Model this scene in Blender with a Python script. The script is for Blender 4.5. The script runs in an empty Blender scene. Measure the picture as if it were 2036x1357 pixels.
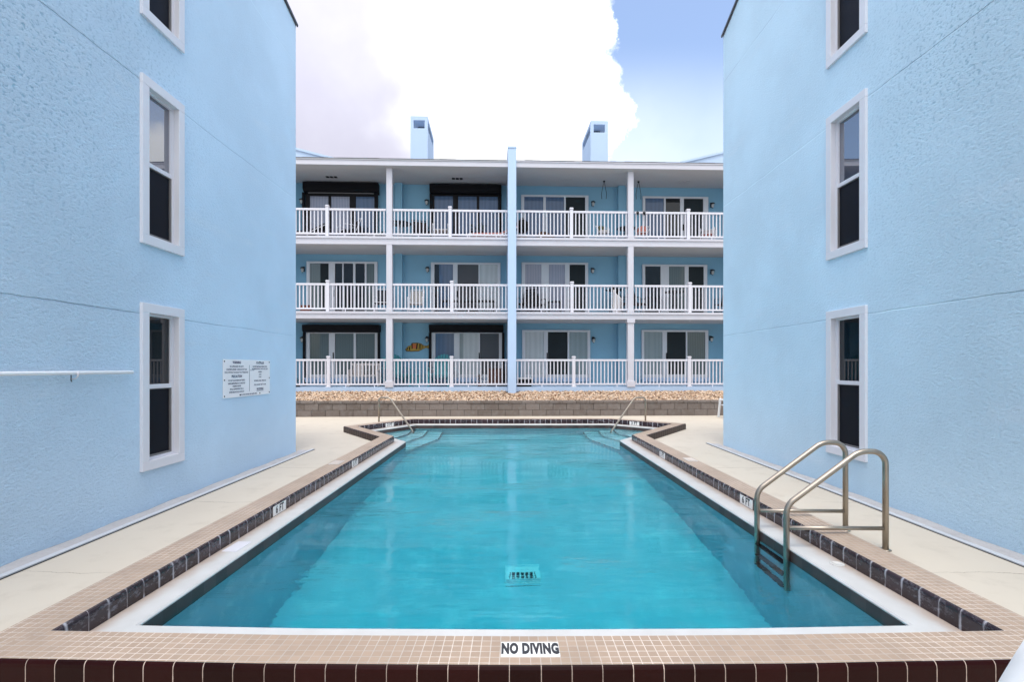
import bpy, bmesh, math, random
from mathutils import Vector, Matrix
random.seed(7)
S = bpy.context.scene
COL = S.collection
R = math.radians
ZE = 1.63            # eye height above the pool deck

# ------------------------------------------------------------------ helpers
def tag(o, label=None, cat=None, group=None, kind=None):
    if label: o['label'] = label
    if cat: o['category'] = cat
    if group: o['group'] = group
    if kind: o['kind'] = kind
    return o

def empty(name, loc=(0, 0, 0), rz=0, label=None, cat=None, group=None):
    o = bpy.data.objects.new(name, None)
    o.empty_display_size = 0.2
    COL.objects.link(o)
    o.location = loc
    o.rotation_euler = (0, 0, rz)
    return tag(o, label, cat, group)

def copy_tree(o, parent=None):
    c = o.copy(); COL.objects.link(c)
    if parent: c.parent = parent
    for ch in list(o.children): copy_tree(ch, c)
    return c

def fillet(pts, rad, n=7):
    pts = [Vector(p) for p in pts]
    out = [pts[0]]
    for i in range(1, len(pts)-1):
        a, b, c = pts[i-1], pts[i], pts[i+1]
        r = rad[i] if isinstance(rad, (list, tuple)) else rad
        d1 = (a-b).normalized(); d2 = (c-b).normalized()
        ang = d1.angle(d2)
        if ang > 3.1 or r <= 0:
            out.append(b); continue
        t = min(r/math.tan(ang/2), (a-b).length*.49, (c-b).length*.49)
        rr = t*math.tan(ang/2)
        cen = b+(d1+d2).normalized()*(rr/math.sin(ang/2))
        p1 = b+d1*t-cen; p2 = b+d2*t-cen
        tot = p1.angle(p2); ax = p1.cross(p2).normalized()
        for k in range(n+1):
            out.append(cen+Matrix.Rotation(tot*k/n, 3, ax) @ p1)
    out.append(pts[-1])
    return out

class MB:
    def __init__(s):
        s.bm = bmesh.new()
        s.uv = None
    def box(s, x0, x1, y0, y1, z0, z1):
        v = [s.bm.verts.new(p) for p in ((x0,y0,z0),(x1,y0,z0),(x1,y1,z0),(x0,y1,z0),(x0,y0,z1),(x1,y0,z1),(x1,y1,z1),(x0,y1,z1))]
        for f in ((3,2,1,0),(4,5,6,7),(0,1,5,4),(1,2,6,5),(2,3,7,6),(3,0,4,7)):
            s.bm.faces.new([v[i] for i in f])
        return s
    def bar(s, p, q, w, h=None, up=(0,0,1)):
        h = h or w
        p = Vector(p); q = Vector(q); d = (q-p).normalized()
        up = Vector(up)
        if abs(d.dot(up)) > .98: up = Vector((0,1,0))
        a = d.cross(up).normalized()*w/2; b = a.cross(d).normalized()*h/2
        v = [s.bm.verts.new(c+i*a+j*b) for c in (p,q) for i,j in ((-1,-1),(1,-1),(1,1),(-1,1))]
        for f in ((0,1,2,3),(7,6,5,4),(0,4,5,1),(1,5,6,2),(2,6,7,3),(3,7,4,0)):
            s.bm.faces.new([v[i] for i in f])
        return s
    def tube(s, pts, r, n=10):
        pts = [Vector(p) for p in pts]
        rs = r if isinstance(r, (list, tuple)) else [r]*len(pts)
        rings = []; prev = None
        for i, p in enumerate(pts):
            d = (pts[min(i+1,len(pts)-1)]-pts[max(i-1,0)]).normalized()
            if prev is None:
                a = d.orthogonal().normalized()
            else:
                a = (prev-d*prev.dot(d)).normalized()
            prev = a; b = d.cross(a)
            rings.append([s.bm.verts.new(p+(a*math.cos(t)+b*math.sin(t))*rs[i]) for t in [2*math.pi*k/n for k in range(n)]])
        for i in range(len(rings)-1):
            for k in range(n):
                f = s.bm.faces.new((rings[i][k], rings[i][(k+1)%n], rings[i+1][(k+1)%n], rings[i+1][k])); f.smooth = True
        s.bm.faces.new(rings[0][::-1]); s.bm.faces.new(rings[-1])
        return s
    def lathe(s, prof, cx=0, cy=0, n=20):
        rings = [[s.bm.verts.new((cx+r*math.cos(2*math.pi*k/n), cy+r*math.sin(2*math.pi*k/n), z)) for k in range(n)] for r, z in prof]
        for i in range(len(rings)-1):
            for k in range(n):
                f = s.bm.faces.new((rings[i][k], rings[i][(k+1)%n], rings[i+1][(k+1)%n], rings[i+1][k])); f.smooth = True
        s.bm.faces.new(rings[0][::-1]); s.bm.faces.new(rings[-1])
        return s
    def prism(s, pts, d):
        pts = [Vector(p) for p in pts]; d = Vector(d)
        a = [s.bm.verts.new(p) for p in pts]; b = [s.bm.verts.new(p+d) for p in pts]
        n = len(pts)
        s.bm.faces.new(a[::-1]); s.bm.faces.new(b)
        for i in range(n): s.bm.faces.new((a[i], a[(i+1)%n], b[(i+1)%n], b[i]))
        return s
    def quad(s, *p):
        s.bm.faces.new([s.bm.verts.new(q) for q in p]); return s
    def grid(s, f, nu, nv, smooth=True):
        vs = [[s.bm.verts.new(f(i/nu, j/nv)) for j in range(nv+1)] for i in range(nu+1)]
        for i in range(nu):
            for j in range(nv):
                q = s.bm.faces.new((vs[i][j], vs[i+1][j], vs[i+1][j+1], vs[i][j+1])); q.smooth = smooth
        return s
    def blob(s, c, r, sub=2, jit=.1):
        bm2 = bmesh.new(); bmesh.ops.create_icosphere(bm2, subdivisions=sub, radius=1)
        m = {}
        for v in bm2.verts:
            k = 1+random.uniform(-jit, jit)
            m[v] = s.bm.verts.new((c[0]+v.co.x*r[0]*k, c[1]+v.co.y*r[1]*k, c[2]+v.co.z*r[2]*k))
        for f in bm2.faces:
            q = s.bm.faces.new([m[v] for v in f.verts]); q.smooth = True
        bm2.free(); return s
    def build(s, name, mat, parent=None, bevel=0, recalc=True):
        if recalc: bmesh.ops.recalc_face_normals(s.bm, faces=s.bm.faces)
        me = bpy.data.meshes.new(name); s.bm.to_mesh(me); s.bm.free()
        me.materials.append(mat)
        o = bpy.data.objects.new(name, me); COL.objects.link(o)
        if parent: o.parent = parent
        if bevel:
            m = o.modifiers.new('bevel', 'BEVEL'); m.width = bevel; m.segments = 2; m.limit_method = 'ANGLE'; m.angle_limit = R(40)
        return o

# ------------------------------------------------------------------ materials
class NT:
    def __init__(s, name):
        s.m = bpy.data.materials.new(name); s.m.use_nodes = True
        s.t = s.m.node_tree; s.t.nodes.clear()
        s.out = s.n('ShaderNodeOutputMaterial')
    def n(s, typ, **kw):
        o = s.t.nodes.new(typ)
        for k, v in kw.items(): setattr(o, k, v)
        return o
    def l(s, a, b): s.t.links.new(a, b)
    def put(s, sock, v):
        if isinstance(v, bpy.types.NodeSocket): s.l(v, sock)
        else:
            if sock.type == 'RGBA' and len(v) == 3: v = (*v, 1)
            sock.default_value = v
    def math(s, op, a, b=None, c=None, clamp=False):
        o = s.n('ShaderNodeMath', operation=op, use_clamp=clamp)
        s.put(o.inputs[0], a)
        if b is not None: s.put(o.inputs[1], b)
        if c is not None: s.put(o.inputs[2], c)
        return o.outputs[0]
    def smooth(s, v, a, b, lo=0., hi=1.):
        o = s.n('ShaderNodeMapRange', interpolation_type='SMOOTHSTEP')
        s.put(o.inputs[0], v); s.put(o.inputs[1], a); s.put(o.inputs[2], b); s.put(o.inputs[3], lo); s.put(o.inputs[4], hi)
        return o.outputs[0]
    def mix(s, f, a, b):
        o = s.n('ShaderNodeMix', data_type='RGBA')
        s.put(o.inputs[0], f); s.put(o.inputs[6], a); s.put(o.inputs[7], b)
        return o.outputs[2]
    def coord(s, kind='Object'):
        return s.n('ShaderNodeTexCoord').outputs[kind]
    def scale(s, vec, sc):
        o = s.n('ShaderNodeVectorMath', operation='MULTIPLY'); s.l(vec, o.inputs[0]); o.inputs[1].default_value = sc
        return o.outputs[0]
    def noise(s, vec, scale, detail=4, rough=.55, col=False):
        o = s.n('ShaderNodeTexNoise'); s.l(vec, o.inputs['Vector'])
        o.inputs['Scale'].default_value = scale; o.inputs['Detail'].default_value = detail; o.inputs['Roughness'].default_value = rough
        return o.outputs[1 if col else 0]
    def xyz(s, vec):
        o = s.n('ShaderNodeSeparateXYZ'); s.l(vec, o.inputs[0]); return o.outputs
    def bump(s, h, strength, dist, nrm=None):
        o = s.n('ShaderNodeBump'); s.put(o.inputs['Strength'], strength); o.inputs['Distance'].default_value = dist
        s.l(h, o.inputs['Height'])
        if nrm is not None: s.l(nrm, o.inputs['Normal'])
        return o.outputs[0]
    def bsdf(s, col, rough=.5, metal=0., spec=.5, normal=None, ior=None, coat=None, coat_rough=.03):
        b = s.n('ShaderNodeBsdfPrincipled')
        s.put(b.inputs['Base Color'], col); s.put(b.inputs['Roughness'], rough); s.put(b.inputs['Metallic'], metal)
        s.put(b.inputs['Specular IOR Level'], spec)
        if ior: b.inputs['IOR'].default_value = ior
        if coat: b.inputs['Coat Weight'].default_value = coat; b.inputs['Coat Roughness'].default_value = coat_rough; b.inputs['Coat IOR'].default_value = 1.6
        if normal is not None: s.l(normal, b.inputs['Normal'])
        s.l(b.outputs[0], s.out.inputs[0])
        return b

def plain(name, col, rough=.5, metal=0., var=.12, scale=6., bump=0., coat=None, spec=.5, ior=None):
    t = NT(name); v = t.coord()
    n = t.noise(v, scale, 5, .6)
    d = [max(0, c*(1-var)) for c in col]; u = [min(1, c*(1+var*.6)) for c in col]
    c = t.mix(n, d, u)
    nr = None
    if bump: nr = t.bump(t.noise(v, scale*8, 4), .4, bump)
    rr = t.math('MULTIPLY_ADD', n, .16, max(.02, rough-.08))
    t.bsdf(c, rr, metal, spec, nr, ior, coat)
    return t.m

M = {}
M['trim'] = plain('white_trim', (.69,.69,.735), .45, var=.06, scale=3, bump=.002)
M['white'] = plain('white_paint', (.585,.575,.62), .4, var=.06, scale=2.5)
M['vinyl'] = plain('white_vinyl', (.69,.675,.72), .3, var=.04, scale=2)
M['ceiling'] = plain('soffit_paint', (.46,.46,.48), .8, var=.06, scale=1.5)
M['doorframe'] = plain('door_frame_white', (.58,.60,.63), .35, var=.05)
M['black'] = plain('black_shutter', (.004,.004,.006), .5, var=.2, spec=.15)
M['darkframe'] = plain('bronze_frame', (.008,.007,.008), .45, var=.2, spec=.2)
M['darkmetal'] = plain('dark_metal', (.02,.02,.022), .35, .6, var=.2)
M['screenframe'] = plain('screen_frame', (.17,.16,.16), .5, var=.1)
M['palegrate'] = plain('pale_grate', (.93,.95,.95), .5, var=.04)
def glass(name, col, ior, rough=.015):
    t = NT(name); v = t.coord()
    n = t.noise(v, 1.5, 3)
    t.bsdf(t.mix(n, [q*.6 for q in col], [q*1.3 for q in col]), rough, 0, .5, None, ior)
    return t.m
M['glass_dark'] = glass('dark_glass', (.004,.008,.012), 1.5)
M['glass_sky'] = glass('reflective_glass', (.006,.022,.065), 3.4)
M['glass_screen'] = plain('screened_glass', (.005,.007,.013), .45, var=.3, spec=.12)
M['roofedge'] = plain('drip_edge', (.03,.035,.045), .5, var=.1)
M['shingle'] = plain('grey_shingle', (.16,.155,.16), .9, var=.3, scale=14, bump=.01)
M['steel'] = plain('weathered_steel', (.40,.345,.285), .40, .9, var=.25, scale=9)
M['signwhite'] = plain('sign_white', (.86,.86,.88), .35, var=.03)
M['drain'] = plain('drain_plastic', (.52,.53,.55), .5, var=.12, scale=8)
M['plastic'] = plain('white_plastic', (.78,.79,.81), .32, var=.05, scale=4)
M['letter'] = plain('black_lettering', (.02,.02,.025), .5, var=.4, scale=60)
M['blueletter'] = plain('navy_lettering', (.02,.03,.10), .5)
M['markertile'] = plain('marker_tile', (.80,.79,.77), .3, var=.1, scale=30)
M['terracotta'] = plain('terracotta', (.22,.06,.03), .8, var=.2)
M['wicker'] = plain('brown_wicker', (.09,.045,.025), .8, var=.5, scale=30, bump=.006)
M['brownwood'] = plain('brown_wood', (.07,.022,.013), .5, var=.4, scale=10)
M['teal'] = plain('teal_paint', (.05,.28,.33), .5, var=.15)
M['whitewood'] = plain('whitewashed_wood', (.55,.50,.48), .7, var=.2, scale=12)
M['cushion_dark'] = plain('charcoal_cushion', (.03,.028,.032), .9, var=.3)
M['cushion_beige'] = plain('beige_sling', (.52,.48,.43), .9, var=.15)
M['cushion_pink'] = plain('coral_cushion', (.65,.25,.2), .9, var=.3, scale=20)
M['cushion_green'] = plain('olive_cushion', (.12,.12,.06), .9, var=.3)
M['towel'] = plain('white_towel', (.72,.69,.68), .95, var=.1)
M['leaf'] = plain('leaf', (.04,.09,.03), .6, var=.5, scale=25)
M['leafbrown'] = plain('dry_leaf', (.2,.11,.05), .8, var=.6, scale=25)
M['yellow'] = plain('yellow_fish_paint', (.42,.27,.03), .5, var=.25, scale=16)
M['orange'] = plain('orange_fish_paint', (.55,.13,.03), .5, var=.2)
M['greyplate'] = plain('valve_cover', (.55,.54,.52), .5, var=.2, scale=25)
M['rope'] = plain('dark_strap', (.03,.04,.045), .8)
M['brass'] = plain('lamp_glass', (.45,.46,.44), .25, var=.1)

def curtain(name, col, dark, period=14., split=None):
    t = NT(name); v = t.coord(); x = t.xyz(v)
    w = t.math('SINE', t.math('MULTIPLY_ADD', x[0], period*6.28, t.math('MULTIPLY', t.noise(t.scale(v,(1,1,.12)), 3, 2), 9)))
    f = t.math('MULTIPLY_ADD', w, .5, .5)
    c = t.mix(f, dark, col)
    h = t.noise(v, .9, 2)
    c = t.mix(t.math('MULTIPLY', h, .35), c, (col[0]*.5, col[1]*.55, col[2]*.6))
    t.bsdf(c, .55, 0, .4, None, None, .6)
    return t.m
M['curt_grey'] = curtain('grey_green_curtain', (.11,.15,.15), (.07,.10,.105))
M['curt_teal'] = curtain('teal_grey_curtain', (.085,.125,.13), (.06,.095,.10))
M['curt_light'] = curtain('light_curtain', (.50,.54,.55), (.43,.47,.48), 5)
M['curt_mid'] = curtain('mid_curtain', (.26,.32,.33), (.22,.28,.29), 5)
M['curt_lav'] = curtain('lavender_curtain', (.33,.34,.42), (.26,.28,.35), 9)
M['glass_blue'] = curtain('blue_shaded_pane', (.06,.12,.22), (.045,.095,.18), 6)
M['screen_grey'] = plain('grey_screen', (.085,.09,.10), .8, var=.12, scale=3)
M['screen_dark'] = plain('dark_screen', (.013,.021,.025), .7, var=.25, scale=3, spec=.3)

def stucco(name, base, seams, streak):
    t = NT(name); v = t.coord(); x, y, z = t.xyz(v)
    big = t.noise(v, .35, 4, .6); med = t.noise(v, 1.8, 5, .6)
    c = t.mix(t.smooth(big, .35, .7), [q*.93 for q in base], [min(1, q*1.05) for q in base])
    c = t.mix(t.math('MULTIPLY', t.smooth(med, .5, .8), .25), c, [min(1, q*1.12) for q in base])
    # pale wipe marks left by touch-up paint
    st = t.noise(t.scale(v, (1, .35, 1.6)), 1.3, 5, .65)
    c = t.mix(t.math('MULTIPLY', t.smooth(st, .56, .74), streak), c, (.60,.72,.83))
    # darker tone in the pits of the rough coat, stronger higher up
    f1 = t.noise(t.scale(v, (1, .62, 1)), 38, 3, .55); f2 = t.noise(v, 95, 3, .6)
    f3 = t.noise(t.scale(v, (1, .5, 1)), 9, 3, .55)
    h = t.math('ADD', t.math('ADD', f1, t.math('MULTIPLY', f2, .8)), t.math('MULTIPLY', f3, .35))
    near = t.smooth(t.math('ADD', y, t.math('MULTIPLY_ADD', t.noise(v, .5, 3, .6), 4., -2.)), 4.6, 1.2)   # the coat is rougher towards the sea end
    patch = t.math('MULTIPLY', near, t.smooth(t.noise(v, .55, 3, .6), .34, .62, .35, 1.))
    pit = t.math('MULTIPLY', t.smooth(f1, .47, .36), patch)
    c = t.mix(t.math('MULTIPLY', pit, t.smooth(z, 2.0, 4.6, .18, .85)), c, [base[0]*.45, base[1]*.6, base[2]*.66])
    sh = None
    wob = t.math('MULTIPLY_ADD', t.noise(t.scale(v, (1,1,0)), 1.1, 4, .7), .05, -.025)
    for sz in seams:
        d = t.math('ABSOLUTE', t.math('SUBTRACT', t.math('ADD', z, wob), sz))
        g = t.smooth(d, .003, .011, 1., 0.)
        sh = g if sh is None else t.math('MAXIMUM', sh, g)
    if sh is not None:
        c = t.mix(t.math('MULTIPLY', sh, t.smooth(t.noise(v, 1.3, 2), .3, .6, .05, .42)), c, t.mix(t.smooth(t.noise(v, .45, 2), .46, .56), [base[0]*.35, base[1]*.45, base[2]*.55], [min(1,q*1.25) for q in base]))
        h = t.math('SUBTRACT', h, t.math('MULTIPLY', sh, 1.2))
    nr = t.bump(h, t.math('MULTIPLY_ADD', near, .48, .32), .024)
    t.bsdf(c, .8, 0, .25, nr)
    return t.m
BLUE = (.54,.705,.86)
M['stucco_l'] = stucco('blue_stucco_left', BLUE, [2.24, 4.87, 7.5], .5)
M['stucco_r'] = stucco('blue_stucco_right', (.545,.72,.85), [2.30, 5.0, 7.6], .55)
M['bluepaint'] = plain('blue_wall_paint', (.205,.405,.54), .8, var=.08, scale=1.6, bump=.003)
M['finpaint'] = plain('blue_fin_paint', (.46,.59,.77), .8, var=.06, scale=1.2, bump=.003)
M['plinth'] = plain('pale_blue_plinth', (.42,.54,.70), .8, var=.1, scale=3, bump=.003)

def deck_mat():
    t = NT('cream_deck'); v = t.coord(); x, y, z = t.xyz(v)
    n1 = t.noise(v, .5, 5, .6); n2 = t.noise(v, 3, 6, .65); n3 = t.noise(v, 60, 3, .6)
    c = t.mix(n1, (.50,.435,.355), (.58,.52,.435))
    c = t.mix(t.math('MULTIPLY', t.smooth(n2, .5, .72), .45), c, (.44,.38,.31))
    c = t.mix(t.math('MULTIPLY', t.smooth(n3, .62, .75), .25), c, (.42,.37,.30))
    spots = t.n('ShaderNodeTexVoronoi'); t.l(v, spots.inputs['Vector']); spots.inputs['Scale'].default_value = 1.7
    c = t.mix(t.math('MULTIPLY', t.smooth(spots.outputs['Distance'], .012, .03, 1, 0), .7), c, (.12,.08,.05))
    # hairline cracks across the deck, roughly every two metres
    w = t.math('MULTIPLY_ADD', t.noise(t.scale(v,(1,0,0)), 1.4, 5, .7), .22, -.11)
    w2 = t.math('MULTIPLY_ADD', t.noise(v, 9, 3, .6), .02, -.01)
    yy = t.math('ADD', t.math('ADD', y, w), w2)
    m = t.math('ABSOLUTE', t.math('SUBTRACT', t.math('MODULO', t.math('ADD', yy, 99.9+.05), 2.1), 1.05))
    ck = t.math('MULTIPLY', t.smooth(m, .0015, .008, 1, 0), t.smooth(t.noise(v, .9, 2), .35, .6))
    c = t.mix(t.math('MULTIPLY', ck, .85), c, (.17,.13,.10))
    t.bsdf(c, .75, 0, .3, t.bump(t.math('ADD', n3, t.math('MULTIPLY', ck, -1.)), .25, .004))
    return t.m
M['deck'] = deck_mat()

def concrete_strip():
    t = NT('rough_concrete'); v = t.coord()
    n = t.noise(v, 7, 6, .7)
    c = t.mix(n, (.36,.34,.34), (.56,.54,.53))
    t.bsdf(c, .9, 0, .2, t.bump(t.noise(v, 25, 5, .7), .8, .02)); return t.m
M['strip'] = concrete_strip()

def tile_mat(name, pu, pv, grout_w, base, grout, rough, efflo=0., vary=.2, stagger=False, spec=.5):
    """tiles in metres of UV; the grout is recessed a little by bump"""
    t = NT(name); uv = t.coord('UV'); ob = t.coord(); u, v, _ = t.xyz(uv)
    if stagger:
        row = t.math('FLOOR', t.math('DIVIDE', v, pv))
        u = t.math('ADD', u, t.math('MULTIPLY', t.math('MODULO', row, 2.), pu*.5))
    def line(c, p):
        f = t.math('ABSOLUTE', t.math('SUBTRACT', t.math('FRACT', t.math('ADD', t.math('DIVIDE', c, p), 50.)), .5))
        return t.math('MULTIPLY', t.math('SUBTRACT', .5, f), p)
    w = t.math('MULTIPLY_ADD', t.noise(ob, 30, 2), grout_w*.8, grout_w*.15)
    g = t.math('LESS_THAN', line(u, pu), w)
    if pv: g = t.math('MAXIMUM', g, t.math('LESS_THAN', line(v, pv), w))
    cell = t.n('ShaderNodeTexWhiteNoise', noise_dimensions='2D')
    cm = t.n('ShaderNodeCombineXYZ')
    t.l(t.math('FLOOR', t.math('DIVIDE', u, pu)), cm.inputs[0]); t.l(t.math('FLOOR', t.math('DIVIDE', v, pv or 9.)), cm.inputs[1])
    t.l(cm.outputs[0], cell.inputs['Vector'])
    c = t.mix(cell.outputs['Value'], [q*(1-vary) for q in base], [q*(1+vary) for q in base])
    n = t.noise(ob, 2.2, 5, .65)
    c = t.mix(t.math('MULTIPLY', t.smooth(n, .45, .75), .35), c, [q*.72 for q in base])
    gc = t.mix(t.smooth(t.noise(ob, 1.1, 3), .4, .62), grout, [q*.62 for q in grout])
    c = t.mix(g, c, gc)
    rr = rough
    if efflo:
        e = t.noise(t.scale(ob, (1,1,2.2)), 14, 6, .75)
        band = t.smooth(v, .01, .06); 
        e2 = t.math('MULTIPLY', t.smooth(e, .5, .72), t.math('MULTIPLY', band, t.smooth(t.noise(ob, 1.0, 2), .38, .6, .25, 1.)))
        c = t.mix(t.math('MULTIPLY', e2, efflo), c, (.42,.42,.48))
        # grout drips below each joint
        near = t.smooth(line(u, pu), .004, .014, 1, 0)
        dr = t.math('MULTIPLY', near, t.smooth(t.noise(t.scale(ob,(1,1,.4)), 16, 3), .42, .6))
        c = t.mix(t.math('MULTIPLY', dr, efflo), c, (.55,.55,.60))
        rr = t.math('MULTIPLY_ADD', e2, .35, rough)
    t.bsdf(c, rr, 0, spec, t.bump(t.math('ADD', t.math('MULTIPLY', g, -1.), t.math('MULTIPLY', t.noise(ob, 45, 3), .25)), .5, .003))
    return t.m
M['coptop'] = tile_mat('tan_mosaic', .0508, .0508, .0042, (.36,.262,.192), (.63,.54,.47), .55, vary=.06)
M['copface'] = tile_mat('oxblood_bullnose', .1524, 0, .0042, (.030,.017,.021), (.36,.32,.34), .25, efflo=.55, vary=.3, spec=.4)
M['copout'] = tile_mat('oxblood_outer', .1524, 0, .0036, (.016,.0022,.002), (.50,.40,.34), .34, vary=.3, spec=.12)
M['waterline'] = tile_mat('dark_waterline', .1524, 0, .0015, (.062,.038,.034), (.09,.08,.08), .5, vary=.35)

def ledge_mat():
    t = NT('white_ledge_plaster'); ob = t.coord(); u, v, _ = t.xyz(t.coord('UV'))
    n = t.noise(ob, 4, 6, .65)
    c = t.mix(n, (.44,.43,.415), (.60,.595,.59))
    rust = t.math('MULTIPLY', t.smooth(t.math('ADD', v, t.math('MULTIPLY', t.noise(ob, 6, 4), .12)), .06, .19, 1, 0), .8)
    c = t.mix(rust, c, (.36,.275,.22))
    t.bsdf(c, .35, 0, .5, t.bump(t.noise(ob, 12, 4), .2, .004)); return t.m
M['ledge'] = ledge_mat()

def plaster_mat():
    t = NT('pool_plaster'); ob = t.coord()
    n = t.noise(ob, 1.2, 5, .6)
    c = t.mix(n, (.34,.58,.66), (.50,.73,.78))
    # pale and dark mottling painted into the plaster in place of caustic light
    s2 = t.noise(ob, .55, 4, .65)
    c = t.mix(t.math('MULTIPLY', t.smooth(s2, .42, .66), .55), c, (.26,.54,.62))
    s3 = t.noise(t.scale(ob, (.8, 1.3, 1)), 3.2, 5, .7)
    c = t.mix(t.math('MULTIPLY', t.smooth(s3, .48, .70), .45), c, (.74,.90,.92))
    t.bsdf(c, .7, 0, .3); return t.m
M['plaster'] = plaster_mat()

def block_mat():
    t = NT('split_block'); ob = t.coord()
    g = t.n('ShaderNodeNewGeometry')
    n = t.noise(ob, 5, 6, .7); f = t.noise(ob, 40, 4, .7)
    c = t.mix(g.outputs['Random Per Island'], (.15,.122,.105), (.21,.175,.155))
    c = t.mix(t.math('MULTIPLY', t.smooth(n, .4, .75), .55), c, (.25,.23,.215))
    c = t.mix(t.math('MULTIPLY', t.smooth(f, .55, .7), .4), c, (.09,.075,.065))
    t.bsdf(c, .9, 0, .2, t.bump(t.noise(ob, 22, 5, .7), .9, .02)); return t.m
M['block'] = block_mat()
M['mortar'] = plain('dark_joint', (.05,.042,.038), .95)

def gravel_mat():
    t = NT('river_gravel')
    g = t.n('ShaderNodeNewGeometry'); r = t.n('ShaderNodeValToRGB')
    e = r.color_ramp; e.elements[0].position = 0; e.elements[0].color = (.20,.09,.045,1)
    e.elements[1].position = 1; e.elements[1].color = (.72,.60,.48,1)
    for p, c in ((.2,(.38,.25,.16,1)),(.45,(.55,.41,.29,1)),(.7,(.66,.48,.33,1)),(.85,(.5,.38,.3,1))):
        q = e.elements.new(p); q.color = c
    t.l(g.outputs['Random Per Island'], r.inputs[0])
    t.bsdf(r.outputs[0], .8, 0, .3); return t.m
M['gravel'] = gravel_mat()
M['soil'] = plain('dark_soil', (.10,.06,.035), .95, var=.4, scale=20)

def water_mat():
    t = NT('pool_water'); ob = t.coord()
    # slow ripples, calmer towards the edges of each gust patch
    r1 = t.noise(t.scale(ob, (.16, 1.5, 1)), 2.6, 3, .5)
    r2 = t.noise(t.scale(ob, (.5, 1.5, 1)), 7.5, 4, .6)
    r3 = t.noise(ob, .8, 2, .5)
    gust = t.smooth(t.noise(t.scale(ob, (.7,1.2,1)), .55, 4, .6), .46, .66)
    h = t.math('ADD', t.math('ADD', t.math('MULTIPLY', r1, .012), t.math('MULTIPLY', t.math('MULTIPLY', r2, .0058), t.math('MULTIPLY_ADD', gust, 4.2, .3))), t.math('MULTIPLY', r3, .012))
    nr = t.bump(h, 1.0, 1.0)
    rf = t.n('ShaderNodeBsdfRefraction'); rf.inputs['IOR'].default_value = 1.33; rf.inputs['Roughness'].default_value = .0
    rf.inputs['Color'].default_value = (1,1,1,1)
    gl = t.n('ShaderNodeBsdfGlossy'); gl.inputs['Roughness'].default_value = .03
    fr = t.n('ShaderNodeFresnel'); fr.inputs['IOR'].default_value = 1.33
    for q in (rf, gl, fr): t.l(nr, q.inputs['Normal'])
    mx = t.n('ShaderNodeMixShader'); t.l(fr.outputs[0], mx.inputs[0]); t.l(rf.outputs[0], mx.inputs[1]); t.l(gl.outputs[0], mx.inputs[2])
    t.l(mx.outputs[0], t.out.inputs['Surface'])
    va = t.n('ShaderNodeVolumeAbsorption'); va.inputs['Color'].default_value = (.06,.87,.92,1); va.inputs['Density'].default_value = .62
    t.l(va.outputs[0], t.out.inputs['Volume'])
    return t.m
M['water'] = water_mat()

# ------------------------------------------------------------------ text
def text_mesh(txt, size, bold=0., sx=1., align='CENTER', spacing=1.):
    cu = bpy.data.curves.new('t', 'FONT'); cu.body = txt; cu.size = size; cu.align_x = align; cu.align_y = 'CENTER'
    cu.offset = bold; cu.resolution_u = 3; cu.space_character = spacing
    ob = bpy.data.objects.new('t', cu); COL.objects.link(ob)
    bpy.context.view_layer.update()
    me = bpy.data.meshes.new_from_object(ob.evaluated_get(bpy.context.evaluated_depsgraph_get()))
    bpy.data.objects.remove(ob); bpy.data.curves.remove(cu)
    data = [(v.co.x*sx, v.co.y) for v in me.vertices], [tuple(p.vertices) for p in me.polygons]
    bpy.data.meshes.remove(me)
    return data

def put_text(mb, data, org, right, up, nrm, off=.001):
    org = Vector(org); right = Vector(right); up = Vector(up); nrm = Vector(nrm)
    vs = [mb.bm.verts.new(org+right*x+up*y+nrm*off) for x, y in data[0]]
    for f in data[1]:
        try: mb.bm.faces.new([vs[i] for i in f])
        except ValueError: pass

# ------------------------------------------------------------------ the pool
FR = [(-2.60,2.825),(-1.25,2.78),(.08,2.766),(1.4,2.78),(2.775,2.825)]
PATH = FR + [(2.67,11.12),(4.24,13.3),(2.87,14.55),(-2.85,14.5),(-3.93,12.75),(-2.575,10.9)]
PATH = [Vector(p) for p in PATH]; NP = len(PATH)
def offset(d):
    """offset the closed CCW path outwards by d (number, or one per edge)"""
    ds = d if isinstance(d, (list, tuple)) else [d]*NP
    out = []
    for i in range(NP):
        p0, p1, p2 = PATH[i-1], PATH[i], PATH[(i+1)%NP]
        e1 = (p1-p0).normalized(); e2 = (p2-p1).normalized()
        n1 = Vector((e1.y,-e1.x)); n2 = Vector((e2.y,-e2.x))
        a = p1+n1*ds[i-1]; b = p1+n2*ds[i]
        cr = e1.x*e2.y-e1.y*e2.x
        if abs(cr) < .03 or ds[i-1] == ds[i] and abs(cr) < .2:
            out.append((a+b)/2)
        else:
            t = ((b.x-a.x)*e2.y-(b.y-a.y)*e2.x)/cr
            out.append(a+e1*t)
    return out

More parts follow.
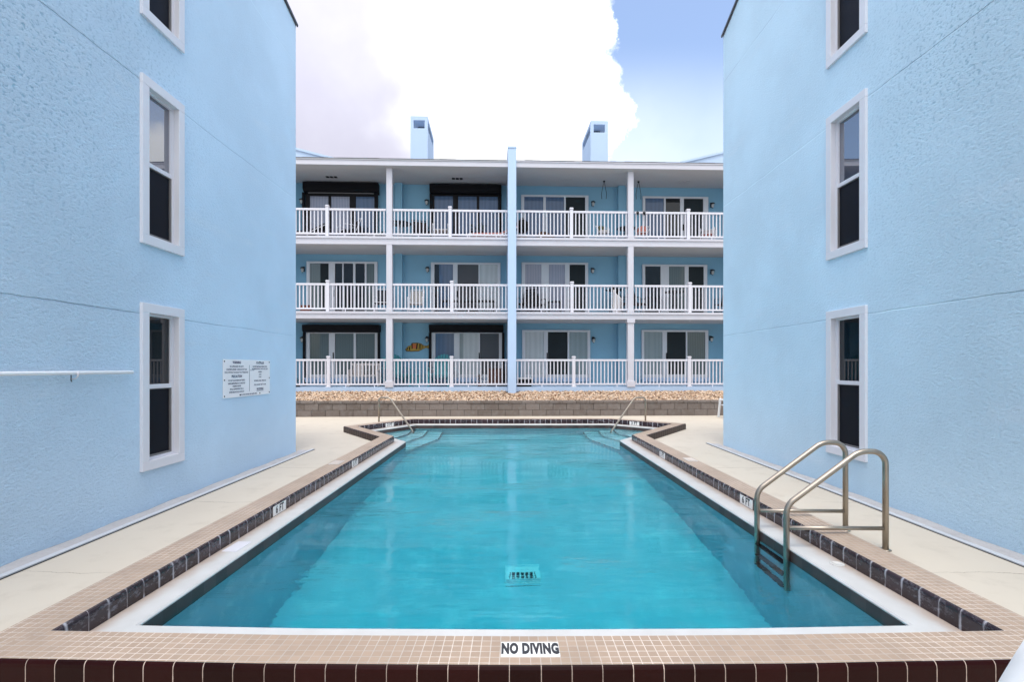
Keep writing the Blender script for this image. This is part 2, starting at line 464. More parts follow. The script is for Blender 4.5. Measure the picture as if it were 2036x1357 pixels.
def sweep(name, profile, mat, parent, kind_uv='along'):
    """profile = list of (offset or per-edge offsets, z): ring faces with UV in metres"""
    bm = bmesh.new(); uvl = bm.loops.layers.uv.new('UVMap')
    rings = [[Vector((p.x, p.y, z)) for p in offset(d)] for d, z in profile]
    dist = [0]
    for a, b in zip(profile, profile[1:]):
        da = a[0][7] if isinstance(a[0], list) else a[0]; db = b[0][7] if isinstance(b[0], list) else b[0]
        dist.append(dist[-1]+math.hypot(da-db, a[1]-b[1]))
    acc = 0
    for i in range(NP):
        j = (i+1)%NP
        e = (PATH[j]-PATH[i]); L = e.length; e = e.normalized()
        o3 = Vector((PATH[i].x, PATH[i].y, 0)); e3 = Vector((e.x, e.y, 0))
        for k in range(len(rings)-1):
            q = (rings[k][i], rings[k][j], rings[k+1][j], rings[k+1][i])
            vs = [bm.verts.new(p) for p in q]
            f = bm.faces.new(vs)
            for lp, p, kk in zip(f.loops, q, (k, k, k+1, k+1)):
                lp[uvl].uv = (acc+(p-o3).dot(e3), dist[kk])
        acc += L
    bmesh.ops.remove_doubles(bm, verts=bm.verts, dist=1e-5)
    bmesh.ops.recalc_face_normals(bm, faces=bm.faces)
    me = bpy.data.meshes.new(name); bm.to_mesh(me); bm.free(); me.materials.append(mat)
    o = bpy.data.objects.new(name, me); COL.objects.link(o); o.parent = parent
    return o

CT = .15       # coping top
LZ = .02       # ledge
WZ = -.085     # water
LW = [-.335]*4 + [-.275, -.26, -.26, -.26, -.26, -.26, -.255]     # ledge width per edge
pool = empty('swimming_pool', (.08, 8, 0), 0, 'turquoise outdoor swimming pool with raised tan and oxblood tiled coping', 'pool')
PP = pool.location.copy()
def fix(o):            # children were built in world coordinates
    o.location = -PP if o.parent is pool else o.location
    return o
def flip(o):
    for p in o.data.polygons: p.flip()
    return o
def orient(o, up=True):
    return o
fix(sweep('coping_top', [(-.004, CT), (.264, CT)], M['coptop'], pool))
fix(sweep('coping_inner_tile', [(-.021, LZ-.01), (-.021, .115), (-.018, .133), (-.011, .145), (-.0035, CT-.0015)], M['copface'], pool))
fix(sweep('coping_outer_tile', [(.2635, CT-.0015), (.272, .144), (.279, .132), (.281, .115), (.281, -.03)], M['copout'], pool))
def addl(a, b): return [q+b for q in a]
fix(sweep('ledge', [(-.02, LZ), (addl(LW, .012), LZ), (LW, LZ-.012), (LW, LZ-.022)], M['ledge'], pool))
fix(sweep('waterline_tile', [(LW, LZ-.021), (LW, -.125)], M['waterline'], pool))
# basin: walls and sloping floor
def floor_z(y): 
    return WZ-1.95+.80*min(1, max(0, (y-3.1)/8.1))
bm = bmesh.new()
ring = offset(LW)
top = [bm.verts.new((p.x, p.y, -.125)) for p in ring]; bot = [bm.verts.new((p.x, p.y, floor_z(p.y))) for p in ring]
for i in range(NP):
    bm.faces.new((top[i], top[(i+1)%NP], bot[(i+1)%NP], bot[i]))
bmesh.ops.triangle_fill(bm, use_beauty=True, edges=[bm.edges.get((bot[i], bot[(i+1)%NP])) for i in range(NP)])
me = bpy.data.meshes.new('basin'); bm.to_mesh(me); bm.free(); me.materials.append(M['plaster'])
o = bpy.data.objects.new('basin', me); COL.objects.link(o); o.parent = pool; fix(o)

# steps in the two far corners
def step_side(sgn):
    LP = offset(LW)
    A, B, C = (LP[5], LP[6], LP[7]) if sgn > 0 else (LP[10], LP[9], LP[8])
    for k, (dz, s) in enumerate(((-.24, 2), (-.50, 1), (-.76, 0))):
        x0 = (1.93+.42*s)*sgn + (.03 if sgn > 0 else .03)
        yc = 13.2+.20*s*.2
        aa = A + (B-A)*(.02+.27*s); cc = Vector((x0+.12*sgn, C.y-.0))
        corner = Vector((x0, yc-.25+.12*s))
        poly = [aa, corner, Vector((x0+.06*sgn, min(C.y, 14.25))), C, B]
        if k == 0: pass
        z = WZ+dz
        pts = [(p.x, p.y, z) for p in poly]
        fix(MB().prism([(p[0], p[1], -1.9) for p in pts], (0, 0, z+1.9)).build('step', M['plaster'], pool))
        # dark non-slip nosing tiles along the edge
        nm = MB()
        for p, q in ((aa, corner), (corner, Vector((x0+.06*sgn, min(C.y, 14.25))))):
            nm.bar((p.x, p.y, z-.012), (q.x, q.y, z-.012), .028, .03)
        fix(nm.build('step_nosing', M['waterline'], pool))
step_side(1); step_side(-1)
# main drain on the floor
dz = floor_z(5.8)+.01
mb = MB()
dx, dy = .12, 5.8
for a in range(4):
    pass
mb.box(dx-.20, dx+.20, dy-.20, dy-.15, dz, dz+.03).box(dx-.20, dx+.20, dy+.15, dy+.20, dz, dz+.03).box(dx-.20, dx-.15, dy-.15, dy+.15, dz, dz+.03).box(dx+.15, dx+.20, dy-.15, dy+.15, dz, dz+.03)
dr = fix(mb.build('floor_drain', M['palegrate'], pool))
mb = MB().box(dx-.15, dx+.15, dy-.15, dy+.15, dz+.002, dz+.012)
g = mb.build('drain_grate', M['black'], dr)
mb = MB()
for i in range(6): mb.box(dx-.138+.052*i, dx-.122+.052*i, dy-.15, dy+.15, dz+.012, dz+.022)
mb.box(dx-.15, dx+.15, dy+.05, dy+.15, dz+.0221, dz+.028)
mb.build('grate_bar', M['palegrate'], dr)

# markers --------------------------------------------------------------
def marker_on(i, y=None, t=None, txt='6 FT'):
    p, q = PATH[i], PATH[(i+1)%NP]
    if t is None: t = (y-p.y)/(q.y-p.y)
    c = p+(q-p)*t; e = (q-p).normalized(); n = Vector((-e.y, e.x))       # inward
    c = c+n*.0215
    e3 = Vector((e.x, e.y, 0)); n3 = Vector((n.x, n.y, 0)); zc = .079
    # seen from the pool, the right-hand direction
    rt = -n3.cross(Vector((0, 0, 1)))
    o3 = Vector((c.x, c.y, zc))-PP
    pts = [o3-rt*.15-Vector((0,0,.054)), o3+rt*.15-Vector((0,0,.054)), o3+rt*.15+Vector((0,0,.05)), o3-rt*.15+Vector((0,0,.05))]
    ob = MB().prism(pts, n3*.004).build('depth_marker', M['markertile'], pool)
    ob['label'] = 'white depth tile reading ' + txt
    mt = MB(); put_text(mt, text_mesh(txt, .112, .0045, .82, spacing=1.12), o3+n3*.004, rt, (0,0,1), n3, .0008)
    mt.build('lettering', M['letter'], ob, recalc=False)
marker_on(10, y=5.56, txt='6 FT'); marker_on(10, y=8.2, txt='5 FT')
marker_on(4, y=5.83, txt='6 FT'); marker_on(4, y=8.95, txt='5 FT')
marker_on(8, t=.46, txt='3 FT'); marker_on(6, t=1-.406+.0-.0 if False else .594, txt='3 FT')
def flat_marker(cx, cy, w, h, txt, rot=0, size=.1, sx=.85, name='warning_tile'):
    m3 = Matrix.Rotation(rot, 3, 'Z'); rt = m3 @ Vector((1,0,0)); up = m3 @ Vector((0,1,0))
    o3 = Vector((cx, cy, CT))-PP
    pts = [o3-rt*w/2-up*h/2, o3+rt*w/2-up*h/2, o3+rt*w/2+up*h/2, o3-rt*w/2+up*h/2]
    ob = MB().prism(pts, (0,0,.004)).build(name, M['markertile'], pool)
    mt = MB(); put_text(mt, text_mesh(txt, size, .0085, sx, spacing=1.1), o3+Vector((0,0,.004)), rt, up, (0,0,1), .0008)
    mt.build('lettering', M['letter'], ob, recalc=False)
    return ob
flat_marker(.095, 2.637, .305, .135, 'NO DIVING', 0, .130, .41)['label'] = 'white tile reading NO DIVING'
# worn flush plates let into the coping and the ledge
for cx, cy in ((-2.735, 7.85), (2.87, 8.1)):
    o3 = Vector((cx, cy, CT))-PP
    pl = MB().box(o3.x-.075, o3.x+.075, o3.y-.15, o3.y+.15, o3.z, o3.z+.003).build('coping_plate', M['greyplate'], pool)
    MB().box(o3.x-.058, o3.x+.058, o3.y-.13, o3.y+.13, o3.z+.003, o3.z+.005).build('plate_center', M['coptop'], pl)
o3 = Vector((-2.47, 4.52, LZ))-PP
MB().prism([o3+Vector(q) for q in ((-.07,-.12,0),(.06,-.13,0),(.07,.12,0),(-.06,.13,0))], (0,0,.004)).build('ledge_patch', M['white'], pool)
o3 = Vector((2.665, 4.12, LZ))-PP
MB().lathe([(.055,0),(.055,.006),(.035,.007),(.034,.003),(.01,.003)], 0, 0, 18).build('skimmer_ring', M['greyplate'], pool).location = o3

# water
bm = bmesh.new()
ring = offset(addl(LW, .04))
top = [bm.verts.new((p.x, p.y, WZ)) for p in ring]; bot = [bm.verts.new((p.x, p.y, WZ-2.4)) for p in ring]
for i in range(NP): bm.faces.new((top[i], bot[i], bot[(i+1)%NP], top[(i+1)%NP]))
bm.faces.new(top); bm.faces.new(bot[::-1])
bmesh.ops.recalc_face_normals(bm, faces=bm.faces)
me = bpy.data.meshes.new('water'); bm.to_mesh(me); bm.free(); me.materials.append(M['water'])
water = bpy.data.objects.new('water', me); COL.objects.link(water); tag(water, kind='structure', label='rippled turquoise pool water', cat='water')

# ------------------------------------------------------------------ ground
bm = bmesh.new()
BIG = 180
sq = [bm.verts.new(p) for p in ((-BIG,-BIG,0),(BIG,-BIG,0),(BIG,BIG,0),(-BIG,BIG,0))]
hole = [bm.verts.new((p.x, p.y, 0)) for p in offset(.27)]
ed = [bm.edges.new((sq[i], sq[(i+1)%4])) for i in range(4)] + [bm.edges.new((hole[i], hole[(i+1)%NP])) for i in range(NP)]
bmesh.ops.triangle_fill(bm, use_beauty=True, edges=ed)
for f in list(bm.faces):
    c = f.calc_center_median()
bmesh.ops.recalc_face_normals(bm, faces=bm.faces)
for f in bm.faces:
    if f.normal.z < 0: f.normal_flip()
me = bpy.data.meshes.new('ground'); bm.to_mesh(me); bm.free(); me.materials.append(M['deck'])
gr = bpy.data.objects.new('ground', me); COL.objects.link(gr); tag(gr, 'cream painted concrete pool deck', 'ground', kind='structure')

XL, XR, YL, YR = -4.17, 4.42, 9.70, 10.52
for nm, x0, x1, y1 in (('concrete_strip', XL+.002, XL+.165, YL+.25), ('concrete_strip', XR-.165, XR-.002, YR+.25)):
    f = lambda a, b, x0=x0, x1=x1, y1=y1: (x0+(x1-x0)*a, -4+(y1+4)*b, .006+.010*math.sin(b*97+a*3)*.5+.012*random.random()*(1 if 0<a<1 else .3))
    o = MB().grid(f, 4, 240).build('footing_strip', M['strip'])
    tag(o, 'rough grey concrete strip at the foot of the blue wall', 'footing', kind='structure')
def drain(x0, x1, y1, label):
    e = empty('deck_drain', ((x0+x1)/2, 5, 0), 0, label, 'drain', 'white strip drains along the walls')
    w = (x1-x0)/2; L0 = -9; L1 = y1-5
    mb = MB(); y = L0
    while y < L1:
        ln = min(3.05, L1-y)
        dxj = random.uniform(-.006, .006)
        mb.box(-w+dxj, w+dxj, y+.004, y+ln-.004, -.01, .016); y += ln
    mb.build('drain_cover', M['drain'], e, .003)
    MB().box(-w-.012, w+.012, L0, L1, -.02, .004).build('drain_slot', M['darkframe'], e)
drain(XL+.175, XL+.235, YL+.32, 'white strip drain at the foot of the left blue wall')
drain(XR-.235, XR-.175, YR+.32, 'white strip drain at the foot of the right blue wall')

# ------------------------------------------------------------------ side buildings
def side_building(name, label, xw, sgn, yc, ztop, slope, wins, mat, ridge_y):
    """front wall in plane x = xw facing sgn; windows = list of (y0,y1,z0,z1)"""
    b = empty(name, (xw-sgn*3, 3, 0), 0, label, 'building')
    off = -b.location.copy()
    y0 = -4.0; D = 6.5
    zr = ztop+slope*(yc-ridge_y); zb = zr-slope*(ridge_y-y0)
    wy0, wy1 = wins[0][0], wins[0][1]
    mb = MB()
    def ztp(y): return ztop+slope*(yc-y) if y >= ridge_y else zr-slope*(ridge_y-y)
    def W(x, y, z): return Vector((x, y, z))+off
    ys = sorted(set([y0, ridge_y, wy0, wy1, yc]))
    for ya, yb in zip(ys, ys[1:]):
        if ya >= wy0-1e-6 and yb <= wy1+1e-6:
            zs = 0
            for (_, _, z0, z1) in wins:
                mb.quad(W(xw, ya, zs), W(xw, yb, zs), W(xw, yb, z0), W(xw, ya, z0)); zs = z1
            mb.quad(W(xw, ya, zs), W(xw, yb, zs), W(xw, yb, ztp(yb)), W(xw, ya, ztp(ya)))
        else:
            mb.quad(W(xw, ya, 0), W(xw, yb, 0), W(xw, yb, ztp(yb)), W(xw, ya, ztp(ya)))
    xb = xw-sgn*D
    mb.quad(W(xw, yc, 0), W(xb, yc, 0), W(xb, yc, ztop), W(xw, yc, ztop))
    mb.quad(W(xw, y0, 0), W(xb, y0, 0), W(xb, y0, zb), W(xw, y0, zb))
    mb.quad(W(xb, y0, 0), W(xb, ridge_y, 0), W(xb, ridge_y, zr), W(xb, y0, zb))
    mb.quad(W(xb, ridge_y, 0), W(xb, yc, 0), W(xb, yc, ztop), W(xb, ridge_y, zr))
    mb.build('stucco_wall', mat, b)
    # roof with a dark metal edge
    mb = MB()
    xo = xw+sgn*.025
    th = .09
    pr = [W(xo, yc+.03, ztop-.005), W(xo, ridge_y, zr+.005), W(xo, y0-.03, zb-.005), W(xo, y0-.03, zb+th), W(xo, ridge_y, zr+th+.01), W(xo, yc+.03, ztop+.05)]
    mb.prism([p+Vector((-sgn*.03,0,.002)) for p in pr], (-sgn*(D-.02), 0, 0))
    rf = mb.build('roof', M['shingle'], b)
    mb = MB()
    for (a, za), (c, zc) in (((yc+.03, ztop), (ridge_y, zr)), ((ridge_y, zr), (y0, zb))):
        mb.bar(W(xo, a, za+.02), W(xo, c, zc+.02), .02, .05)
    mb.build('drip_edge', M['roofedge'], rf)
    n = 0
    for (ya, yb, z0, z1) in wins:
        def Q(t, nn, z):
            nn = nn*.62 if nn < 0 else nn
            return Vector((xw+sgn*nn, t, z))+off
        def wbox(mb, ta, tb, na, nb, za, zb2):
            p = [Q(ta,na,za), Q(tb,na,za), Q(tb,nb,za), Q(ta,nb,za)]
            mb.prism(p, (0,0,zb2-za))
        tw = .105
        mb = MB()
        e = .002
        # raised stucco surround, mitre-less: two jambs butted between head and sill, reaching back as the reveal
        rv = -.13
        wbox(mb, ya-e, yb+e, rv, .035, z1-tw, z1+e); wbox(mb, ya-e, yb+e, rv, .035, z0-e, z0+tw)
        wbox(mb, ya-e, ya+tw, rv, .035, z0+tw, z1-tw); wbox(mb, yb-tw, yb+e, rv, .035, z0+tw, z1-tw)
        w = mb.build('window', M['trim'], b, .004)
        a, c, d0, d1 = ya+tw, yb-tw, z0+tw, z1-tw
        zm = d0+(d1-d0)*.5
        fw = .028
        mb = MB()
        wbox(mb, a, a+fw, -.128, -.055, d0, d1); wbox(mb, c-fw, c, -.128, -.055, d0, d1)
        wbox(mb, a+fw, c-fw, -.128, -.055, d1-fw, d1); wbox(mb, a+fw, c-fw, -.128, -.05, d0, d0+fw)
        wbox(mb, a+fw, c-fw, -.12, -.06, zm-.025, zm+.025)
        # upper sash stiles
        wbox(mb, a+fw, a+fw+.022, -.12, -.068, zm+.025, d1-fw); wbox(mb, c-fw-.022, c-fw, -.12, -.068, zm+.025, d1-fw)
        mb.build('sash_frame', M['vinyl'], w, .002)
        MB_ = MB(); wbox(MB_, a+fw+.02, c-fw-.02, -.127, -.098, zm+.02, d1-fw+.005); MB_.build('upper_pane', M['glass_sky'] if n else M['glass_dark'], w)
        mb = MB(); s = .022; za, zb3 = d0+fw, zm-.025
        wbox(mb, a+fw, a+fw+s, -.12, -.072, za, zb3); wbox(mb, c-fw-s, c-fw, -.12, -.072, za, zb3)
        wbox(mb, a+fw+s, c-fw-s, -.12, -.072, za, za+s); wbox(mb, a+fw+s, c-fw-s, -.12, -.072, zb3-.01, zb3)
        mb.build('screen_frame', M['screenframe'], w)
        mb = MB(); wbox(mb, a+fw+s-.005, c-fw-s+.005, -.127, -.10, za, zb3); mb.build('lower_pane', M['glass_screen'], w)
        n += 1
    return b
side_building('stucco_building', 'tall blue stucco building on the left with rules sign and three white framed windows', XL, 1, YL, 8.23, .25,
    [(5.635,6.357,.46,2.365),(5.635,6.357,3.04,4.945),(5.635,6.357,5.61,7.52)], M['stucco_l'], 3.2)
side_building('stucco_building', 'tall blue stucco building on the right behind the pool ladder', XR, -1, YR, 8.56, .36,
    [(6.25,7.03,.455,2.41),(6.25,7.03,3.13,5.11),(6.25,7.03,5.81,7.79)], M['stucco_r'], 4.2)

# rules sign --------------------------------------------------------------
sy0, sy1 = 7.24, 8.64
sg = empty('rules_sign', (XL, (sy0+sy1)/2, 1.46), 0, 'white pool rules sign with navy text screwed to the left blue wall', 'sign')
W2 = (sy1-sy0)/2; z0, z1 = -.275, .295
MB().prism([(.004,-W2,z0),(.004,W2,z0),(.004,W2,z1),(.004,-W2,z1)], (.008,0,0)).build('sign_board', M['signwhite'], sg, .002)
def sline(txt, yc, z, size, bold=.0008, sx=.9):
    mb = MB(); put_text(mb, text_mesh(txt, size, bold, sx), (.0125, yc, z), (0,1,0), (0,0,1), (1,0,0), .0006)
    mb.build('text_line', M['blueletter'], sg, recalc=False)
lc, rc = -.34, .36
for txt, z, s_, b_ in (('WARNING',.25,.052,.002),('NO LIFEGUARD ON DUTY',.19,.036,.001),('CHILDREN UNDER 14 SHOULD NOT USE',.145,.034,.001),('POOL WITHOUT AN ADULT IN ATTENDANCE',.10,.034,.001),
    ('PRECAUTION',.04,.052,.002),('NO HAY SALVAVIDAS DE TURNO',-.02,.034,.001),('NINOS MENORES DE 14 ANOS NO',-.065,.034,.001),('PUEDEN NADAR',-.107,.034,.001),('SIN LA SUPERVISION DE LA',-.15,.034,.001),('SUPERVISION DE UN ADULTO',-.195,.034,.001)):
    sline(txt, lc, z, s_, b_, .9)
for txt, z, s_, b_ in (('POOL RULES',.25,.048,.002),('SHOWER BEFORE ENTERING POOL',.19,.033,.001),('PROHIBITED IN POOL OR ON POOL DECK',.15,.030,.001),('ANIMALS',.105,.032,.001),('GLASS',.062,.032,.001),('FOOD',.02,.032,.001),
    ('BATHING LOAD 4 PERSONS',-.04,.034,.001),('POOL HOURS 9 AM TO 10 PM',-.105,.032,.001),('NO DIVING',-.175,.046,.002)):
    sline(txt, rc, z, s_, b_, .9)
sline('POOL IS FOR OWNERS AND GUESTS ONLY', .0, -.245, .030, .001)
for q in ((.02,.028,-.20,.215),(.04,.17,.128,.134),(rc-.11,rc+.11,-.207,-.200)):
    MB().box(.0124,.0132,*q).build('sign_rule', M['blueletter'], sg)
for py, pz in ((-W2+.03,z1-.03),(W2-.03,z1-.03),(-W2+.03,z0+.03),(W2-.03,z0+.03),(-.25,z0+.03),(.35,z0+.03),(W2-.03,0),(-W2+.03,-.01),(.35,z1-.025)):
    MB().tube([(.011,py,pz),(.017,py,pz)], .011, 10).build('screw', M['darkmetal'], sg)

# cleaning pole on the left wall
pl = empty('pool_pole', (XL+.05, 4.2, ZE-.047), 0, 'long white cleaning pole resting on a hook of the left wall', 'pole')
MB().tube([(0,-3.4,.0),(0,1.255,0),(0,1.268,0)], [.019,.019,.012], 12).build('pole_tube', M['plastic'], pl)
mb = MB().tube([(-.05,.55,-.06),(.0,.55,-.055),(.022,.55,-.03),(.024,.55,.012)], .006, 8).build('hook', M['vinyl'], pl)
MB().tube([(.0,.50,-.02),(.0,.50,-.075),(.0,.508,-.082)], .004, 6).build('hook_tail', M['darkmetal'], pl)

# ------------------------------------------------------------------ ladder and handrails
ld = empty('pool_ladder', (2.9, 4.76, 0), 0, 'steel pool ladder with two arched grab rails at the right edge of the pool', 'ladder')
for dy in (-.27, .27):
    pts = [(-.45,dy,-.80),(-.45,dy,.40),(.20,dy,.885),(.435,dy,.88),(.435,dy,-.02)]
    MB().tube(fillet(pts, [0,.16,.22,.17,0], 9), .025, 16).build('grab_rail', M['steel'], ld)
    MB().tube([(-.45,dy,.20),(.435,dy,.195)], .018, 12).build('crossbar', M['steel'], ld)
    MB().lathe([(.045,0),(.045,.008),(.03,.012)], .435, dy, 16).build('base_plate', M['steel'], ld)
for z in (-.20, -.50, -.76):
    MB().box(-.485,-.415,-.25,.25,z-.015,z+.01).build('tread', M['darkframe'], ld, .006)
def handrail(x, y, ang, label):
    h = empty('handrail', (x, y, 0), ang, label, 'handrail', 'handrails at the pool steps')
    pts = [(0,0,0),(0,0,.81),(.34,0,.80),(1.06,0,-.12),(1.06,0,-.55)]
    MB().tube(fillet(pts, [0,.10,.16,.05,0], 7), .024, 14).build('rail_tube', M['steel'], h)
    MB().lathe([(.045,0),(.045,.01),(.03,.014)], 0, 0, 16).build('base_plate', M['steel'], h)
handrail(-3.70, 13.98, math.atan2(-.3, 1.02), 'bent steel handrail into the left pool steps')
handrail(3.72, 14.02, math.atan2(-.3, -1.02), 'bent steel handrail into the right pool steps')

# ------------------------------------------------------------------ back building frame
FA = R(2.0); FC, FS = math.cos(FA), math.sin(FA); FY = 18.5
def P(px, d):            # photo column -> u on the plane at depth d
    k = (px-1018)/1000
    return (k*(FY+d*FC)+d*FS)/(FC-k*FS)
def Zp(px, py, d):
    u = P(px, d); Y = FY+u*FS+d*FC
    return ZE+(732-py)/1000*Y
def FW(u, d, z=0): return (u*FC-d*FS, FY+u*FS+d*FC, z)

ab = empty('apartment_building', (0, FY, 0), FA, 'three storey blue apartment block with white balconies across the far end of the pool', 'building')
BD = 1.65
FLOOR = {0: .92, 1: 3.69, 2: 6.43}
CEIL = {0: 3.43, 1: 6.14, 2: 8.93}
UL, UR = -9.4, 9.6
FIN0, FIN1 = P(1010, -.3), P(1026.5, -.3)
# body
mb = MB()
mb.box(UL, UR, BD, BD+7, 0, 9.0)
mb.box(UL-.2, UL, -.05, BD+7, 0, 9.0).box(UR, UR+.2, -.05, BD+7, 0, 9.0)
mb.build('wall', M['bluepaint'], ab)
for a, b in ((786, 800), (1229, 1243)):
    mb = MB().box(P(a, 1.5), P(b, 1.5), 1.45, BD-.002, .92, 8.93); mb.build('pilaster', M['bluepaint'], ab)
o = MB().box(FIN0, FIN1, -.30, BD-.002, .70, 9.60).build('party_wall', M['finpaint'], ab, .01)
MB().box(FIN0-.012, FIN1+.012, -.315, BD+.3, 9.60, 9.66).build('wall_cap', M['finpaint'], o)
# slabs
for fl, (z0, z1, lip) in {1: (3.43, 3.61, 3.69), 2: (6.14, 6.35, 6.43)}.items():
    for a, b in ((UL, FIN0-.002), (FIN1+.002, UR)):
        s_ = MB().box(a, b, .0, BD-.003, z0, z1).build('balcony_slab', M['white'], ab)
        MB().box(a, b, -.035, BD-.003, z1, lip).build('slab_edge', M['white'], s_)
        MB().box(a+.02, b-.02, .14, BD-.004, z0-.012, z0-.002).build('soffit', M['ceiling'], s_)
for a, b in ((UL, FIN0-.002), (FIN1+.002, UR)):
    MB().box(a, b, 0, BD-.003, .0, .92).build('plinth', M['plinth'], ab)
# roof
for a, b, lab in ((UL-.25, FIN0-.002, 0), (FIN1+.002, UR+.25, 1)):
    r_ = MB().prism([(a,-.20,9.13),(a,5.2,9.62),(a,BD+7.2,9.2),(a,BD+7.2,9.02),(a,-.20,9.02)], (b-a,0,0)).build('roof', M['shingle'], ab)
    MB().box(a, b, -.225, -.195, 8.94, 9.115).build('fascia', M['white'], r_)
    MB().box(a, b, -.25, -.15, 9.118, 9.16).build('drip_edge', M['white'] if lab else M['ceiling'], r_)
    MB().box(a, b, -.19, BD-.003, 8.935, 8.99).build('soffit', M['ceiling'], r_)
    mb = MB(); u = a
    while u < b-.3:
        mb.box(u, u+.3, -.262, -.10, 9.165, 9.175+random.random()*.012); u += .305
    mb.build('shingle_edge', M['shingle'], r_)
# penthouse volumes behind the roof line
def pent(pa, pb, za, zb, d0, name='parapet_wall'):
    a, b = P(pa, d0), P(pb, d0)
    o = MB().prism([(a,d0,9.1),(b,d0,9.1),(b,d0,zb),(a,d0,za)], (0,3,0)).build(name, M['finpaint'], ab)
    MB().prism([(a-.02,d0-.05,za-.02),(b+.02,d0-.05,zb-.02),(b+.02,d0-.05,zb+.07),(a-.02,d0-.05,za+.07)], (0,3.1,0)).build('parapet_trim', M['finpaint'], o)
pent(470, 663, 11.45, Zp(663,317,3), 3.0)
pent(1354, 1560, Zp(1354,325,3), 11.65, 3.0)
# chimneys
def chimney(p0, p1, ytop, oy0, oy1, d):
    u0, u1 = P(p0, d), P(p1, d); zt = Zp((p0+p1)/2, ytop, d); za = Zp(p0, oy1, d); zb = Zp(p0, oy0, d)
    dd = 2.0; w = .125
    mb = MB()
    mb.box(u0, u1, d, d+dd, 9.1, za)                      # shaft
    mb.box(u0, u1, d, d+dd, zb, zt)                       # cap
    for a, b in ((u0, u0+w), (u1-w, u1)):
        for c, e in ((d, d+.10), (d+dd-.10, d+dd)): mb.box(a, b, c, e, za, zb)
    o = mb.build('chimney', M['finpaint'], ab)
    MB().box(u0+.2, u1-.2, d+.6, d+dd-.6, za, zb).build('flue', M['darkmetal'], o)
chimney(816, 850.5, 231, 238.5, 254.5, 2.0)
chimney(1174.3, 1209, 240, 247, 263, 2.0)
# columns
for fl in (0, 1, 2):
    for a, b in ((768, 779.3), (1249, 1260)):
        if fl == 0: a -= .5; b += .8
        u0, u1 = P(a, .0), P(b, .0); z0 = FLOOR[fl]; z1 = CEIL[fl]
        c = MB().box(u0, u1, .005, .21, z0, z1-.002 if fl < 2 else z1).build('column', M['white'], ab, .006)
        m = MB(); e = .035 if fl == 0 else .012
        m.box(u0-e, u1+e, -.03, .25, z0+.001, z0+(.22 if fl == 0 else .10))
        m.build('column_base', M['white'], c, .006)
        if fl == 0 and a > 1000:
            MB().box(u0-.03, u1+.03, -.025, .245, z1-.13, z1-.003).build('column_capital', M['white'], c, .006)
# railings: four bays on each floor
BAYS = [(UL, P(767.5, .1)), (P(780.5, .1), FIN0), (FIN1, P(1248.5, .1)), (P(1261, .1), UR)]
POSTS = {2: (651, 895, 1136, 1368), 1: (652, 898.5, 1137, 1371), 0: (653.5, 898, 1140.5, 1370)}
for fl in (0, 1, 2):
    zf = FLOOR[fl]
    for bi, (a, b) in enumerate(BAYS):
        a += .004; b -= .004
        rl = MB().box(a, b, .065, .135, zf+.955, zf+1.03).build('railing', M['vinyl'], ab, .006)
        MB().box(a, b, .07, .13, zf+.075, zf+.135).build('bottom_rail', M['vinyl'], rl, .004)
        up = P(POSTS[fl][bi], .1)
        mb = MB(); n = int((b-a)/.1305); st = (b-a)/n
        for i in range(n):
            u = a+st*(i+.5)
            if abs(u-up) < .085: continue
            mb.box(u-.019, u+.019, .082, .120, zf+.135, zf+.955)
        k = 0
        for u in (a+(up-a)*.45, up+(b-up)*.3, up+(b-up)*.8):
            mb.box(u-.018, u+.018, .08, .12, zf+.001, zf+.075)
        mb.build('balusters', M['vinyl'], rl)
        m = MB().box(up-.058, up+.058, .042, .158, zf+.001, zf+1.09)
        m.prism([(up-.075,.025,zf+1.09),(up+.075,.025,zf+1.09),(up+.075,.175,zf+1.09),(up-.075,.175,zf+1.09)], (0,0,.025))
        m.prism([(up-.062,.038,zf+1.115),(up+.062,.038,zf+1.115),(up+.062,.162,zf+1.115),(up-.062,.162,zf+1.115)], (0,0,.03))
        if fl == 0: m.prism([(up-.085,.015,zf+.0015),(up+.085,.015,zf+.0015),(up+.085,.185,zf+.0015),(up-.085,.185,zf+.0015)], (0,0,.05))
        m.build('railing_post', M['vinyl'], rl, .004)

